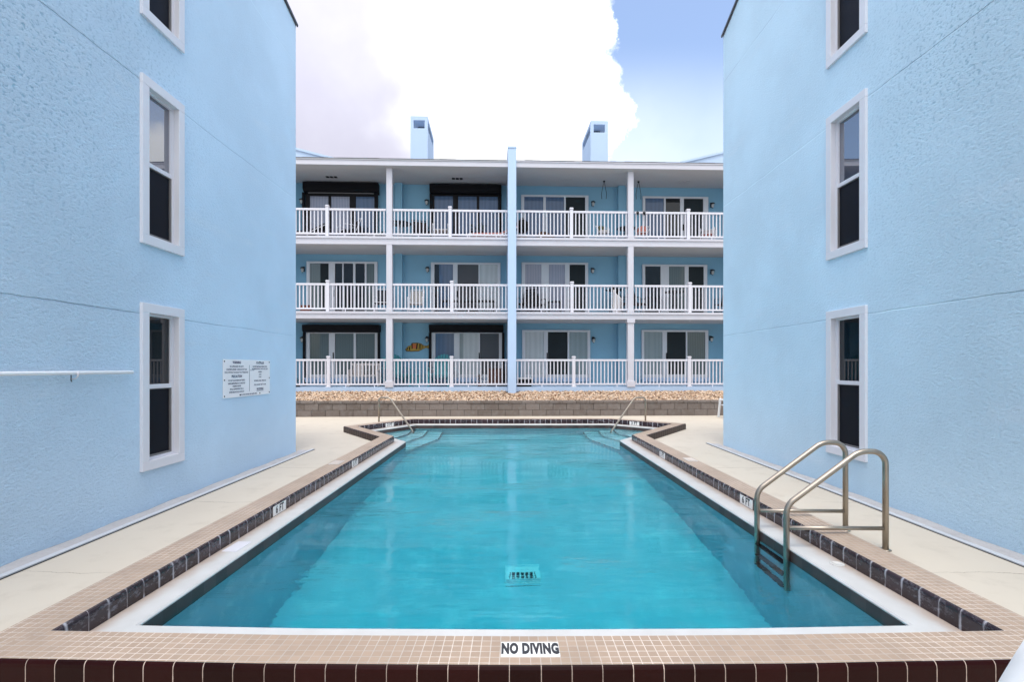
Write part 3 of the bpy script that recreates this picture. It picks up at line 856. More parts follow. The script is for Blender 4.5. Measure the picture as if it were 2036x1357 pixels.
# doors
def door(fl, x0, x1, ytop, panels, style='w', shutter=None, bar=False, bottom=None, handle=None):
    d1 = BD-.002; zt = Zp((x0+x1)/2, ytop, BD); zb = FLOOR[fl]+.004
    if fl == 0: zb = 1.235
    a, b = P(x0, BD), P(x1, BD)
    fm = M['doorframe'] if style == 'w' else M['darkframe']
    mb = MB(); edges = [a]
    hw = .10 if style == 'w' else .09
    for q in panels: edges += [P(q[0], BD), P(q[1], BD)]
    edges.append(b)
    mb.box(a, b, d1-.07, d1, zt-hw*.75, zt).box(a, b, d1-.07, d1, zb, zb+.13)
    for i in range(0, len(edges), 2):
        if edges[i+1]-edges[i] > .008: mb.box(edges[i], edges[i+1], d1-.068, d1, zb+.13, zt-hw*.75)
    dr = mb.build('sliding_door', fm, ab, .004)
    for q in panels:
        u0, u1 = P(q[0], BD), P(q[1], BD)
        MB().box(u0-.003, u1+.003, d1-.03, d1-.001, zb+.128, zt-hw*.75+.003).build('pane', M[q[2]], dr)
        if len(q) > 3:
            # curtain drawn over part of the pane
            MB().box(u0+(u1-u0)*q[3][0], u0+(u1-u0)*q[3][1], d1-.034, d1-.0301, zb+.13, zt-hw*.75).build('curtain', M[q[3][2]], dr)
    if handle:
        u = P(handle, BD)
        MB().box(u-.02, u+.02, d1-.10, d1-.071, zb+.75, zb+1.0).build('door_handle', M['black'], dr, .006)
    if fl == 0:
        MB().box(a-.03, b+.03, d1-.16, d1-.001, zb-.06, zb-.003).build('door_sill', M['plinth'], dr)
        mb = MB(); u = a
        while u < b-.05:
            mb.box(u, u+.20, d1-.162, d1-.15, zb-.16, zb-.062); u += .23
        mb.build('step_block', M['plinth'], dr)
    if bar:
        MB().box(P(x0+4, 1.5), P(x1-5, 1.5), 1.52, 1.56, zt+.02, zt+.085).build('shutter_bar', M['screenframe'], dr)
    if shutter:
        s0, s1, y0, y1 = shutter
        zt2 = min(Zp(s0, y0, 1.4), CEIL[fl]-.015); zb2 = Zp(s0, y1, 1.4)
        u0, u1 = P(s0, 1.4), P(s1, 1.4)
        m = MB(); pr = [(1.35,zt2),(1.35,zb2+.10),(1.42,zb2),(1.58,zb2),(1.58,zt2)]
        m.prism([(u0,y,z) for y,z in pr], (u1-u0,0,0))
        m.box(a-.10, a-.003, 1.50, 1.58, FLOOR[fl]+.002, zb2-.002).box(b+.003, b+.10, 1.50, 1.58, FLOOR[fl]+.002, zb2-.002)
        m.box(u0, u1, 1.581, BD-.004, zt+.004, zt2)
        m.build('roller_shutter', M['black'], ab, .015)
# top
door(2, 608, 748, 388, [(617,654,'curt_mid',(.0,1.,'curt_lav')),(659,696,'curt_lav'),(708,745,'glass_blue')], 'd', (602,752,362,380), True)
door(2, 860, 992, 388, [(864,901,'glass_blue'),(911,948,'glass_blue'),(953,990,'glass_blue')], 'd', (854,997,366,383))
door(2, 1036, 1169.5, 389, [(1042,1080,'glass_blue'),(1085,1121,'glass_blue'),(1124.5,1163,'screen_dark')], 'w')
door(2, 1277, 1407, 392, [(1282,1319,'glass_blue'),(1322.5,1351,'glass_dark'),(1358.5,1397,'screen_dark')], 'w', handle=1357)
# middle
door(1, 610.5, 751, 521, [(617,654.5,'screen_dark',(0,.55,'curt_grey')),(667,681.5,'glass_dark'),(684,703,'glass_dark'),(707.5,726,'glass_dark'),(729.5,745,'curt_grey')], 'w', handle=664)
door(1, 857, 995, 523, [(864,901,'glass_dark',(.25,1.,'glass_blue')),(910,951.5,'screen_grey'),(954,989.5,'curt_light')], 'w', handle=909.5)
door(1, 1037, 1169, 523, [(1044,1076,'curt_lav'),(1091,1123,'curt_lav'),(1132,1163,'screen_dark')], 'w')
door(1, 1276.5, 1405, 527, [(1282,1312.5,'glass_dark'),(1329,1360,'curt_grey'),(1368,1398,'screen_dark')], 'w')
# ground
door(0, 609.5, 752, 660, [(617,655,'curt_teal'),(667,704,'curt_teal'),(708.5,746,'curt_teal')], 'w', (601,755,646,661), handle=664)
door(0, 858.5, 998, 660, [(866,903,'curt_mid',(0,1,'glass_blue')),(914,952,'curt_mid',(.2,1.,'curt_light')),(954.5,992,'screen_grey')], 'w', (853,1001,646,661), handle=953)
door(0, 1038, 1173, 657, [(1044,1081,'curt_light'),(1089,1128,'screen_dark'),(1131.5,1167.5,'curt_mid')], 'w', handle=1087.5)
door(0, 1275, 1407, 657, [(1280,1316,'curt_mid'),(1325,1362.5,'screen_dark'),(1365.5,1401,'curt_grey')], 'w', handle=1324)

# soffit vents and lights
for px, py, m in ((659,352,'black'),(909,356,'black'),(1126,361,'ceiling'),(1360,363,'ceiling')):
    Y = FY+.9; u = P(px, .95)
    mb = MB()
    for i in (-1, 0, 1): mb.box(u-.05+.15*i, u+.06+.15*i, .88, 1.02, 8.915, 8.934)
    mb.build('soffit_vent', M[m], ab)
for px in (1018+12, 1140, 1372):
    mb = MB().lathe([(.03,3.40),(.04,3.415),(.04,3.428)], P(px,.3), .3, 12); mb.build('ceiling_fitting', M['white'], ab)

# ------------------------------------------------------------------ wall lamps
def lamp():
    e = empty('wall_lamp')
    MB().box(-.05,.05,-.02,-.001,-.10,.10).build('back_plate', M['darkmetal'], e, .004)
    m = MB().tube(fillet([(0,-.02,.05),(0,-.10,.07),(0,-.13,.02)], .03, 4), .014, 8)
    m.lathe([(.02,.075),(.085,.03),(.088,.015),(.02,.012)], 0, -.13, 14)
    m.build('lamp_hood', M['darkmetal'], e)
    MB().lathe([(.05,.012),(.055,-.06),(.035,-.13),(.01,-.14)], 0, -.13, 12).build('lamp_glass', M['brass'], e)
    MB().lathe([(.012,-.138),(.02,-.15),(.006,-.165)], 0, -.13, 8).build('finial', M['darkmetal'], e)
    return e
L0 = lamp()
LAMPS = [(2,600,399,'small black wall lamp left of the shuttered top floor door at far left'),(2,848.5,401,'top floor wall lamp left of the dark framed door beside the central blue fin'),
 (2,1179,404,'top floor wall lamp below the ceiling, right of the white door beside the central fin'),(2,1416,407,'top floor wall lamp in the balcony farthest right'),
 (1,602,535,'middle floor wall lamp at far left above the terracotta planter'),(1,850,535,'middle floor wall lamp above the beige armchair'),
 (1,1178,537,'middle floor wall lamp right of the lavender curtained french doors'),(1,1416,540,'middle floor wall lamp in the balcony farthest right'),
 (0,601,674,'ground floor wall lamp left of the black shuttered door at far left'),(0,849,674,'ground floor wall lamp above the tail of the yellow fish'),
 (0,1180,675,'ground floor wall lamp right of the bright curtained door'),(0,1414,673,'ground floor wall lamp in the patio farthest right')]
for i, (fl, px, py, lab) in enumerate(LAMPS):
    o = L0 if i == 0 else copy_tree(L0)
    u = P(px, BD-.08)
    o.location = FW(u, BD-.002, Zp(px, py, BD-.08)); o.rotation_euler = (0,0,FA)
    tag(o, lab, 'wall lamp', 'black wall lamps on the balconies')

# ------------------------------------------------------------------ furniture
def put(o, px, fl, d, rz=0, label=None, cat=None, group=None, dz=0):
    o.location = FW(P(px, d), d, FLOOR[fl]+.002+dz); o.rotation_euler = (0,0,FA+rz)
    return tag(o, label, cat, group)

def arm_chair(frame, seat, back=None, h=.95, name='patio_chair', w=.56, tilt=.16):
    e = empty(name); hw = w/2
    back = back or seat
    m = MB()
    for s in (-1, 1):
        m.tube(fillet([(s*hw,-.27,0),(s*hw,-.27,.62),(s*hw,.22,.64)], .05, 4), .014, 8)
        m.tube([(s*hw*.95,.26,0),(s*hw*.95,.22,.42),(s*hw*.95,.22+tilt+.06,h)], .014, 8)
        m.tube([(s*hw,-.27,.12),(s*hw*.95,.25,.12)], .010, 6)
    m.tube([(-hw,-.27,.40),(hw,-.27,.40)], .012, 8).tube([(-hw*.95,.22+tilt+.06,h),(hw*.95,.22+tilt+.06,h)], .014, 8)
    m.tube([(-hw,-.26,.12),(hw,-.26,.12)], .010, 6)
    m.build('frame', M[frame], e)
    m = MB(); m.grid(lambda a,b: (-hw+.02+a*(w-.04), -.27+.5*b, .41+.015*math.sin(b*3.1)), 4, 8)
    m.box(-hw+.02, hw-.02, -.26, .22, .36, .405); m.build('seat', M[seat], e, .01)
    m = MB()
    for i in range(6):
        t = .06+i/6*.94; t2 = t+.12
        m.bar((-hw+.02,.22+(tilt+.06)*(t+.06),.42+(h-.42)*(t)), (hw-.02,.22+(tilt+.06)*(t+.06),.42+(h-.42)*t), .02, (h-.42)*.13)
    m.build('backrest', M[back], e)
    return e
def wire_chair(frame, cushion, pillow=None):
    e = empty('wire_chair')
    m = MB()
    for i in range(9):
        a = math.pi*i/8
        m.tube([(.22*math.cos(a),.16*math.sin(a),.40),(.33*math.cos(a),.05+.28*math.sin(a),.62+.12*math.sin(a))], .008, 6)
    m.tube([(.33*math.cos(math.pi*i/10),.05+.28*math.sin(math.pi*i/10),.62+.12*math.sin(math.pi*i/10)) for i in range(11)], .011, 8)
    m.tube([(.25*math.cos(2*math.pi*i/16),.02+.25*math.sin(2*math.pi*i/16),.39) for i in range(17)], .011, 8)
    for x, y in ((-.2,-.18),(.2,-.18),(-.2,.2),(.2,.2)): m.tube([(x,y,.39),(x*1.25,y*1.25,0)], .011, 8)
    m.build('frame', M[frame], e)
    MB().lathe([(.20,.40),(.235,.43),(.22,.47),(.05,.475)], 0, .02, 16).build('seat_cushion', M[cushion], e)
    if pillow: MB().blob((0,.16,.58),(.2,.07,.15),2,.04).build('pillow', M[pillow], e)
    return e
def adirondack(mat):
    e = empty('adirondack_chair')
    for k in range(7):
        x = -.24+.08*k; hh = 1.02-.012*(k-3)**2
        MB().bar((x*.8,.10,.28),(x*1.15,.42,hh), .07, .02, (0,1,0)).build('back_slat', M[mat], e)
    for s in (-1, 1):
        MB().box(s*.34-.07, s*.34+.07, -.42, .34, .55, .575).build('armrest', M[mat], e, .006)
        MB().box(s*.31-.025, s*.31+.025, -.36, -.26, 0, .55).build('leg', M[mat], e)
        MB().bar((s*.29,-.38,.36),(s*.29,.48,.03), .03, .12).build('leg', M[mat], e)
    m = MB()
    for k in range(6): m.bar((-.28,-.36+.085*k,.385-.032*k),(.28,-.36+.085*k,.385-.032*k), .075, .02)
    m.build('seat', M[mat], e)
    return e
def round_table(top, leg, r, h, spread=.25):
    e = empty('round_table')
    MB().lathe([(r-.01,h-.03),(r,h-.02),(r,h-.005),(r-.01,h)], 0, 0, 28).build('tabletop', M[top], e)
    for i in range(4):
        a = math.pi/4+math.pi/2*i
        MB().tube([(.05*math.cos(a),.05*math.sin(a),h-.03),(.06*math.cos(a),.06*math.sin(a),h*.45),(spread*math.cos(a),spread*math.sin(a),0)], .016, 8).build('leg', M[leg], e)
    return e
def table(top, leg, w, dp, h, name='low_table'):
    e = empty(name)
    MB().box(-w/2, w/2, -dp/2, dp/2, h-.04, h).build('tabletop', M[top], e, .006)
    for x in (-1, 1):
        for y in (-1, 1): MB().box(x*(w/2-.04)-.02, x*(w/2-.04)+.02, y*(dp/2-.04)-.02, y*(dp/2-.04)+.02, 0, h-.04).build('leg', M[leg], e)
    return e
def lounger(frame, cushion):
    e = empty('lounge_chair')
    m = MB()
    for s in (-1, 1):
        m.tube([(-.85,s*.3,.22),(.25,s*.3,.24),(.85,s*.3,.52)], .016, 8)
        for x in (-.7, .2): m.tube([(x,s*.3,.23),(x,s*.3,0)], .014, 8)
    m.build('frame', M[frame], e)
    MB().prism([(-.85,-.28,.24),(.25,-.28,.26),(.85,-.28,.54),(.83,-.28,.60),(.23,-.28,.32),(-.85,-.28,.30)], (0,.56,0)).build('cushion', M[cushion], e, .015)
    return e
def plant(h, r, pot='terracotta', leaf='leaf', n=60, potr=.12, poth=.2, name='potted_plant'):
    e = empty(name)
    MB().lathe([(potr*.7,0),(potr,poth*.9),(potr*1.1,poth*.9),(potr*1.1,poth),(potr*.8,poth*.97)], 0, 0, 16).build('pot', M[pot], e)
    m = MB()
    for i in range(n):
        a = random.uniform(0, 6.28); t = random.random()
        c = Vector((math.cos(a)*r*t*random.random(), math.sin(a)*r*t*random.random(), poth+(h-poth)*random.uniform(.1,1)))
        d = Vector((math.cos(a), math.sin(a), random.uniform(-.2,.9))).normalized()*random.uniform(.06,.13)
        s_ = d.cross(Vector((0,0,1))).normalized()*.022
        m.quad(c, c+d*.5+s_, c+d, c+d*.5-s_)
    m.tube([(0,0,poth*.9),(.01,0,h*.8)], .008, 6)
    m.build('foliage', M[leaf], e)
    return e
# --- top floor
put(lounger('plastic','cushion_dark'), 606, 2, .75, 0, 'low lounge chair with charcoal cushion at the far left of the top balcony', 'lounge chair')
put(arm_chair('plastic','cushion_dark'), 691, 2, .95, -.9, 'white framed armchair with dark slats on the far left top balcony', 'chair')
put(table('cushion_dark','plastic',.42,.42,.30), 645, 2, .65, 0, 'small low dark table behind the post of the far left top balcony', 'table')
put(table('whitewood','cushion_dark',.36,.36,.28,'side_table'), 733, 2, .8, 0, 'small pale side table right of the white framed armchair on the top balcony', 'table')
put(arm_chair('darkmetal','cushion_dark',h=.8), 716, 2, 1.15, .6, 'dark sling chair half hidden behind the white framed armchair on the top balcony', 'chair')
put(plant(.36,.2,'cushion_dark','leaf',40), 760, 2, .7, 0, 'small leafy plant in a dark pot beside the left white column, top balcony', 'plant')
put(round_table('darkmetal','plastic',.42,.72), 796, 2, .85, 0, 'dark round table right of the left white column on the top balcony', 'table')
put(arm_chair('darkmetal','cushion_dark',h=.98,w=.62), 838, 2, .95, .35, 'black slatted armchair between round table and dark framed door, top balcony', 'chair')
put(arm_chair('plastic','cushion_beige',h=.55), 877, 2, .7, 0, 'low white chair left of the railing post on the second top balcony', 'chair')
t_ = put(table('plastic','plastic',.66,.34,.30,'plant_table'), 949, 2, .75, 0, 'low white table holding plants on the top balcony', 'table')
for i, (px, hh) in enumerate(((938,.26),(949,.22),(960,.28))):
    put(plant(hh+.1,.16,'cushion_dark','leaf',46,.07,.12), px, 2, .75, 0, ('leftmost','middle','rightmost')[i]+' of the three small potted plants on the low white table', 'plant', 'potted plants on the low table', .30)
put(lounger('plastic','cushion_pink'), 984, 2, .8, 0, 'white lounge chair with coral cushion left of the central blue fin, top balcony', 'lounge chair')
gl = empty('kettle_grill')
MB().blob((0,0,.62),(.27,.27,.27),3,.0).build('kettle', M['black'], gl)
MB().tube([(-.05,0,.90),(-.05,0,.94),(.05,0,.94),(.05,0,.90)], .012, 8).build('lid_handle', M['darkmetal'], gl)
for i in range(3):
    a = 2.1*i+.4; MB().tube([(.15*math.cos(a),.15*math.sin(a),.42),(.28*math.cos(a),.28*math.sin(a),0)], .014, 8).build('leg', M['steel'], gl)
MB().lathe([(.20,.16),(.22,.18),(.20,.19)], 0, 0, 18).build('ash_tray', M['wicker'], gl)
put(gl, 1038, 2, .75, 0, 'black kettle grill right of the central blue fin on the top balcony', 'grill')
wk = empty('wicker_chest')
MB().prism([(-.36,-.2,0),(.36,-.2,0),(.34,-.2,.24),(.0,-.2,.36),(-.14,-.2,.38),(-.28,-.2,.32)], (0,.42,0)).build('chest_body', M['wicker'], wk, .03)
MB().box(-.38,.38,-.22,.24,0,.05).build('chest_base', M['brownwood'], wk)
put(wk, 1084, 2, .7, 0, 'low brown wicker chest with sloped top on the top balcony', 'chest')
put(wire_chair('plastic','cushion_beige','cushion_green'), 1201, 2, .75, .5, 'white wire chair with olive pillow on the top balcony', 'chair')
put(round_table('darkmetal','brownwood',.36,.66,.3), 1245, 2, 1.0, 0, 'dark bistro table half hidden by the right white column, top balcony', 'table')
put(wire_chair('plastic','cushion_pink','cushion_pink'), 1276, 2, .75, -.4, 'white wire chair with coral pillow right of the right white column', 'chair')
put(arm_chair('plastic','cushion_pink','whitewood',h=.72,w=.5), 1408, 2, .9, -.5, 'slatted chair with coral cushion on the far right top balcony', 'chair')
put(plant(.45,.12,'terracotta','leaf',30,.08,.14), 1388, 2, .8, 0, 'small green plant in a clay pot left of the far right slatted chair', 'plant')
for px, lab in ((1201, 'hanging chair strap above the olive pillow, left of the right white column'), (1269.5, 'hanging chair strap right of the right white column')):
    e = empty('hanging_strap'); 
    MB().lathe([(.03,-.05),(.045,-.03),(.045,0)], 0, 0, 10).build('ceiling_hook', M['darkmetal'], e)
    for s in (-1, 1): MB().tube([(s*.015,0,-.05),(s*.10,0,-.50),(s*.085,0,-.70)], .010, 6).build('strap', M['rope'], e)
    e.location = FW(P(px, 1.0), 1.0, 8.932); e.rotation_euler = (0,0,FA); tag(e, lab, 'hanging strap', 'hanging chair straps under the top ceiling')
for px, lab in ((1268, 'left small black hanging cup clipped on the top rail right of the column'), (1281, 'right small black hanging cup clipped on the top rail right of the column')):
    e = empty('rail_cup')
    MB().lathe([(.012,-.16),(.04,-.10),(.055,-.045),(.05,-.04),(.02,-.07)], 0, 0, 12).build('cup', M['darkmetal'], e)
    MB().tube(fillet([(0,.0,-.06),(0,.01,.015),(0,.06,.015)], .02, 3), .008, 6).build('hook', M['darkmetal'], e)
    e.location = FW(P(px, 0), .0, FLOOR[2]+1.03); e.rotation_euler = (0,0,FA); tag(e, lab, 'cup', 'black cups on the top rail')
# --- middle floor
pb = empty('planter_box')
MB().prism([(-.17,-.1,0),(.17,-.1,0),(.19,-.12,.2),(-.19,-.12,.2)], (0,.22,0)).build('box', M['terracotta'], pb, .01)
MB().box(-.205,.205,-.14,.12,.2,.225).build('rim', M['terracotta'], pb, .006)
put(pb, 608, 1, .35, 0, 'terracotta planter box on the far left middle balcony', 'planter', dz=.02)
put(arm_chair('plastic','cushion_dark',h=1.0), 760, 1, .8, .1, 'white armchair with black cushions left of the left column, middle balcony', 'chair')
put(arm_chair('plastic','cushion_beige',h=1.0), 827, 1, .9, 0, 'white armchair with beige sling on the middle balcony', 'chair')
put(table('darkmetal','darkmetal',2.1,.5,.55,'bench_table'), 930, 1, 1.15, 0, 'long low dark table behind the railing left of the blue fin, middle balcony', 'table')
bs = arm_chair('darkmetal','cushion_dark',h=1.1,name='bar_chair'); put(bs, 1047, 1, .85, -.5, 'tall black armchair right of the blue fin on the middle balcony', 'chair')
put(arm_chair('darkmetal','cushion_dark',h=.9), 1066, 1, 1.1, .3, 'second black chair, in front of the lavender curtained door on the middle balcony', 'chair')
put(table('darkmetal','darkmetal',.52,.4,.54), 1103, 1, 1.1, 0, 'small low black table before the middle lavender pane, middle balcony', 'table')
put(round_table('darkmetal','darkmetal',.36,.98,.3), 1222, 1, .95, 0, 'black bar table left of the right column on the middle balcony', 'table')
b2 = arm_chair('darkmetal','cushion_dark',h=1.15,name='bar_chair'); put(b2, 1243, 1, .75, .9, 'black bar chair beside the right column and the draped towel, middle balcony', 'chair')
tw = empty('towel')
MB().grid(lambda a,b: (-.16+.32*a+.06*(1-b)*math.sin(a*9), -.03+.05*math.sin(a*7+b*2), .95*(1-b)*.98*(.75+.25*math.sin(1.2+a*3))+ .12*b*0), 14, 10).build('cloth', M['towel'], tw)
m_ = tw.children[0].modifiers.new('solid','SOLIDIFY'); m_.thickness = .012
put(tw, 1227, 1, .58, 0, 'white towel draped over the black bar table on the middle balcony', 'towel')
tw.rotation_euler = (0,0,FA)
put(arm_chair('darkmetal','cushion_dark',h=1.05), 1270, 1, .75, .7, 'black chair right of the right column on the far right middle balcony', 'chair')
put(round_table('darkmetal','darkmetal',.38,.92,.3), 1341, 1, .95, 0, 'black high round table on the far right middle balcony', 'table')
put(arm_chair('darkmetal','cushion_dark',h=1.0), 1441, 1, .75, -.9, 'black chair cut off by the right building on the middle balcony', 'chair')
# --- ground floor
bn = empty('garden_bench')
for s in (-1, 1):
    MB().box(s*.55-.03, s*.55+.03, -.25, .22, 0, .62).build('leg', M['whitewood'], bn, .006)
    MB().box(s*.55-.035, s*.55+.035, -.28, .25, .60, .64).build('armrest', M['whitewood'], bn, .006)
m = MB()
for k in range(4): m.box(-.55,.55,-.25+.12*k,-.15+.12*k,.40,.425)
m.build('seat', M['whitewood'], bn)
m = MB()
for k in range(9): m.box(-.5+.12*k,-.44+.12*k,.2,.23,.42,.82)
m.box(-.55,.55,.19,.24,.80,.88); m.build('backrest', M['whitewood'], bn)
put(bn, 725, 0, .85, 0, 'whitewashed wooden bench on the far left ground patio', 'bench')
put(plant(.3,.2,'cushion_dark','leaf',50,.1,.14), 592, 0, .5, 0, 'small dark leafed plant in the far left corner of the ground patio', 'plant')
ad = adirondack('teal'); ad.scale = (1.22,)*3
put(ad, 877, 0, .95, -.15, 'teal adirondack chair in front of the sliding door on the ground patio', 'chair', 'teal adirondack chairs')
a2 = copy_tree(ad); put(a2, 788, 0, .85, .5, 'teal adirondack chair beside the left white column, below the fish', 'chair', 'teal adirondack chairs')
put(table('teal','teal',.4,.4,.45,'side_table'), 824, 0, .9, 0, 'small teal side table between the two teal adirondack chairs', 'table')
put(plant(.42,.2,'terracotta','leafbrown',110,.09,.14), 954, 0, .8, 0, 'potted plant with dry brown leaves left of the brown cabinet', 'plant')
bk = empty('wire_basket')
m = MB()
for k in range(10):
    a = k*.628; m.tube([(.11*math.cos(a),.11*math.sin(a),0),(.16*math.cos(a),.16*math.sin(a),.22)], .007, 6)
for z_, r_ in ((.01,.11),(.12,.135),(.22,.16)): m.tube([(r_*math.cos(.3142*k),r_*math.sin(.3142*k),z_) for k in range(21)], .008, 6)
m.build('wire', M['plastic'], bk); MB().lathe([(.1,.02),(.12,.12),(.02,.14)],0,0,12).build('liner', M['cushion_dark'], bk)
put(bk, 964, 0, .65, 0, 'white wire basket between the dry plant and the brown cabinet', 'basket')
cb = empty('wooden_cabinet')
MB().box(-.26,.26,-.2,.2,.03,.66).build('cabinet_body', M['brownwood'], cb, .005)
for s in (-1, 1): MB().box(min(.008*s,.25*s), max(.008*s,.25*s), -.218,-.201,.08,.62).build('door_panel', M['brownwood'], cb, .003)
MB().box(-.29,.29,-.23,.21,.66,.69).build('cabinet_top', M['brownwood'], cb, .004)
put(cb, 983, 0, .75, 0, 'dark brown wooden cabinet left of the blue fin on the ground patio', 'cabinet')
fc = empty('folded_lounger')
MB().prism([(-.05,-.2,0),(.22,-.2,0),(.24,-.2,.88),(.17,-.2,.9)], (0,.1,0)).build('folded_frame', M['black'], fc, .01)
put(fc, 998, 0, 1.05, 0, 'black folded chair leaning between brown cabinet and blue fin', 'folded chair')
sb = empty('storage_box')
MB().box(-.27,.27,-.22,.22,0,.27).build('box_body', M['black'], sb, .01)
MB().box(-.275,.275,-.225,.225,.275,.33).build('seat_cushion', M['towel'], sb, .02)
put(sb, 1042, 0, .6, 0, 'black storage box with pale cushion right of the blue fin, ground patio', 'box')
ob_ = empty('outlet_box')
MB().box(-.04,.04,-.03,.03,0,.12).build('cover', M['black'], ob_, .006)
MB().tube([(0,0,0),(0,0,-.25)], .012, 8).build('conduit', M['vinyl'], ob_)
ob_.location = FW(P(1246.5,.3), .3, FLOOR[0]+.30); tag(ob_, 'small black outlet box behind the right white column, ground patio', 'outlet box')
# fish
fs = empty('fish_decoration')
pf = [(-.47,-.10),(-.36,.02),(-.25,.05),(-.22,.13),(.0,.14),(.14,.11),(.25,.04),(.34,.03),(.44,.07),(.46,0),(.43,-.07),(.33,-.04),(.22,-.08),(.05,-.16),(-.25,-.17),(-.42,-.16)]
MB().prism([(x,-.025,z) for x,z in pf], (0,.012,0)).build('fish_body', M['yellow'], fs, .003)
MB().prism([(x*1.04-.004,-.0125,z*1.16+.002) for x,z in pf], (0,.0115,0)).build('fish_outline', M['brownwood'], fs)
def strip(x0,x1,z0,z1,mat,nm,sk=0):
    MB().prism([(x0,-.032,z0),(x1,-.032,z0),(x1+sk,-.032,z1),(x0+sk,-.032,z1)], (0,.0065,0)).build(nm, M[mat], fs)
strip(-.23,-.19,-.08,.125,'black','fish_stripe'); strip(-.19,-.05,-.07,.11,'orange','fish_patch'); strip(-.06,-.01,-.10,.13,'black','fish_stripe',.03); strip(-.43,-.40,-.13,-.07,'black','fish_stripe',.03); strip(-.34,-.30,-.14,.0,'black','fish_stripe',.02); strip(.12,.15,-.1,.10,'black','fish_stripe')
strip(.05,.08,-.1,.12,'black','fish_stripe',.03); strip(.2,.225,-.06,.06,'black','fish_stripe'); strip(.31,.325,-.03,.03,'black','fish_stripe'); strip(.36,.375,-.04,.04,'black','fish_stripe'); strip(.41,.422,-.05,.05,'black','fish_stripe')
MB().lathe([(.022,0),(.022,.01)],0,0,10).build('fish_eye', M['black'], fs).matrix_local = Matrix.Translation((-.38,-.028,-.06)) @ Matrix.Rotation(R(90),4,'X')
fs.location = FW(P(830,BD-.03), BD-.004, Zp(830,690,BD)); fs.rotation_euler = (0,0,FA)
tag(fs, 'yellow and orange striped fish decoration on the ground floor blue wall', 'wall decoration')

# ------------------------------------------------------------------ retaining wall and gravel
rw = empty('retaining_wall', (0, FY, 0), FA, 'low grey block retaining wall behind the far end of the pool', 'wall')
D0 = -1.58
def course(z0, z1, ln, shift, dp, name, mat, d0=D0):
    m = MB(); u = UL-1+shift
    while u < UR+1:
        j = random.uniform(-.006,.006)
        m.box(u+.004, u+ln-.005, d0+j, d0+dp, z0+.003, z1-.004); u += ln
    m.build(name, mat, rw, .008)
course(0,.215,.46,0,.2,'block_course',M['block']); course(.215,.43,.46,.23,.2,'block_course',M['block'])
course(.43,.525,.46,.1,.24,'cap_course',M['block'],D0-.015)
MB().box(UL-1,UR+1,D0+.03,D0+.19,0,.50).build('mortar_core', M['mortar'], rw)
def gz(d): return .50+(.775-.50)*((d-D0-.2)/(-.0-D0-.2))
sl = MB().grid(lambda a,b: ((UL-.9)+(UR-UL+1.8)*a, D0+.21+(-D0-.212)*b, gz(D0+.21+(-D0-.212)*b)-.02), 8, 2).build('soil_bed', M['soil'])
sl.location = (0,FY,0); sl.rotation_euler = (0,0,FA); tag(sl, 'dark soil bed under the gravel', 'soil', kind='structure')
verts, faces = [], []
ico = bmesh.new(); bmesh.ops.create_icosphere(ico, subdivisions=1, radius=1)
iv = [v.co.copy() for v in ico.verts]; ifc = [[v.index for v in f.verts] for f in ico.faces]; ico.free()
for i in range(17000):
    u = random.uniform(-8.6, 8.9); d = random.uniform(D0+.215, -.02); s_ = random.choice((1,1,1,1.5))*random.uniform(.013,.028)
    sx, sy, sz = s_*random.uniform(.8,1.5), s_*random.uniform(.8,1.5), s_*random.uniform(.5,.9)
    if abs(u-(FIN0+FIN1)/2) < .25 and d > -.34: continue
    M3 = Matrix.Rotation(random.uniform(0,6.28),3,'Z') @ Matrix.Rotation(random.uniform(-.7,.7),3,'X')
    b0 = len(verts); c = Vector((u, d, gz(d)-.005+random.uniform(-.012,.022)))
    for v in iv:
        k = random.uniform(.8,1.15); verts.append(c+M3 @ Vector((v.x*sx*k, v.y*sy*k, v.z*sz*k)))
    faces += [[b0+q for q in f] for f in ifc]
me = bpy.data.meshes.new('gravel'); me.from_pydata(verts, [], faces); me.materials.append(M['gravel'])
gv = bpy.data.objects.new('gravel', me); COL.objects.link(gv); gv.location = (0,FY,0); gv.rotation_euler = (0,0,FA)
tag(gv, 'tan and brown river gravel bed above the block wall', 'gravel', kind='stuff')

# ------------------------------------------------------------------ white plastic chairs
def monobloc():
    e = empty('plastic_chair')
    MB().grid(lambda a,b: (-.24+.48*a, -.24+.46*b, .42+.02*math.cos((a-.5)*3)-.02*b), 8, 8).build('seat', M['plastic'], e)
    e.children[0].modifiers.new('s','SOLIDIFY').thickness = .02
    m = MB().grid(lambda a,b: ((-.29+.58*a)*(1-.2*b*b), .22+.16*b+.05*(1-(2*a-1)**2), .40+.48*b+(.04*(1-(2*a-1)**2) if b > .9 else 0)), 12, 8)
    o = m.build('backrest', M['plastic'], e); o.modifiers.new('s','SOLIDIFY').thickness = .018
    for s in (-1, 1):
        def arm(a, b, s=s):
            y = -.34+.62*b; w = .045 if b > .12 else .02+.025*(b/.12)**.5
            return (s*(.255+(a-.5)*2*w*.8), y, .605+.03*b-.05*abs(2*a-1)**2-(.05*(1-b/.12) if b < .12 else 0)+(.10*((b-.7)/.3)**2 if b > .7 else 0))
        o = MB().grid(arm, 8, 16).build('armrest', M['plastic'], e); md = o.modifiers.new('s','SOLIDIFY'); md.thickness = .022
        for y0, y1 in ((-.24,-.29),(.22,.30)):
            m = MB().prism([(s*.22,y0-.03,.42),(s*.30,y0-.03,.42),(s*.30,y0+.03,.42),(s*.22,y0+.03,.42)], (0,0,.001))
            m = MB(); m.bar((s*.25,y0,.63 if y0<0 else .42),(s*.29,y1,0), .07, .045, (0,1,0)); m.build('leg', M['plastic'], e, .012)
    return e
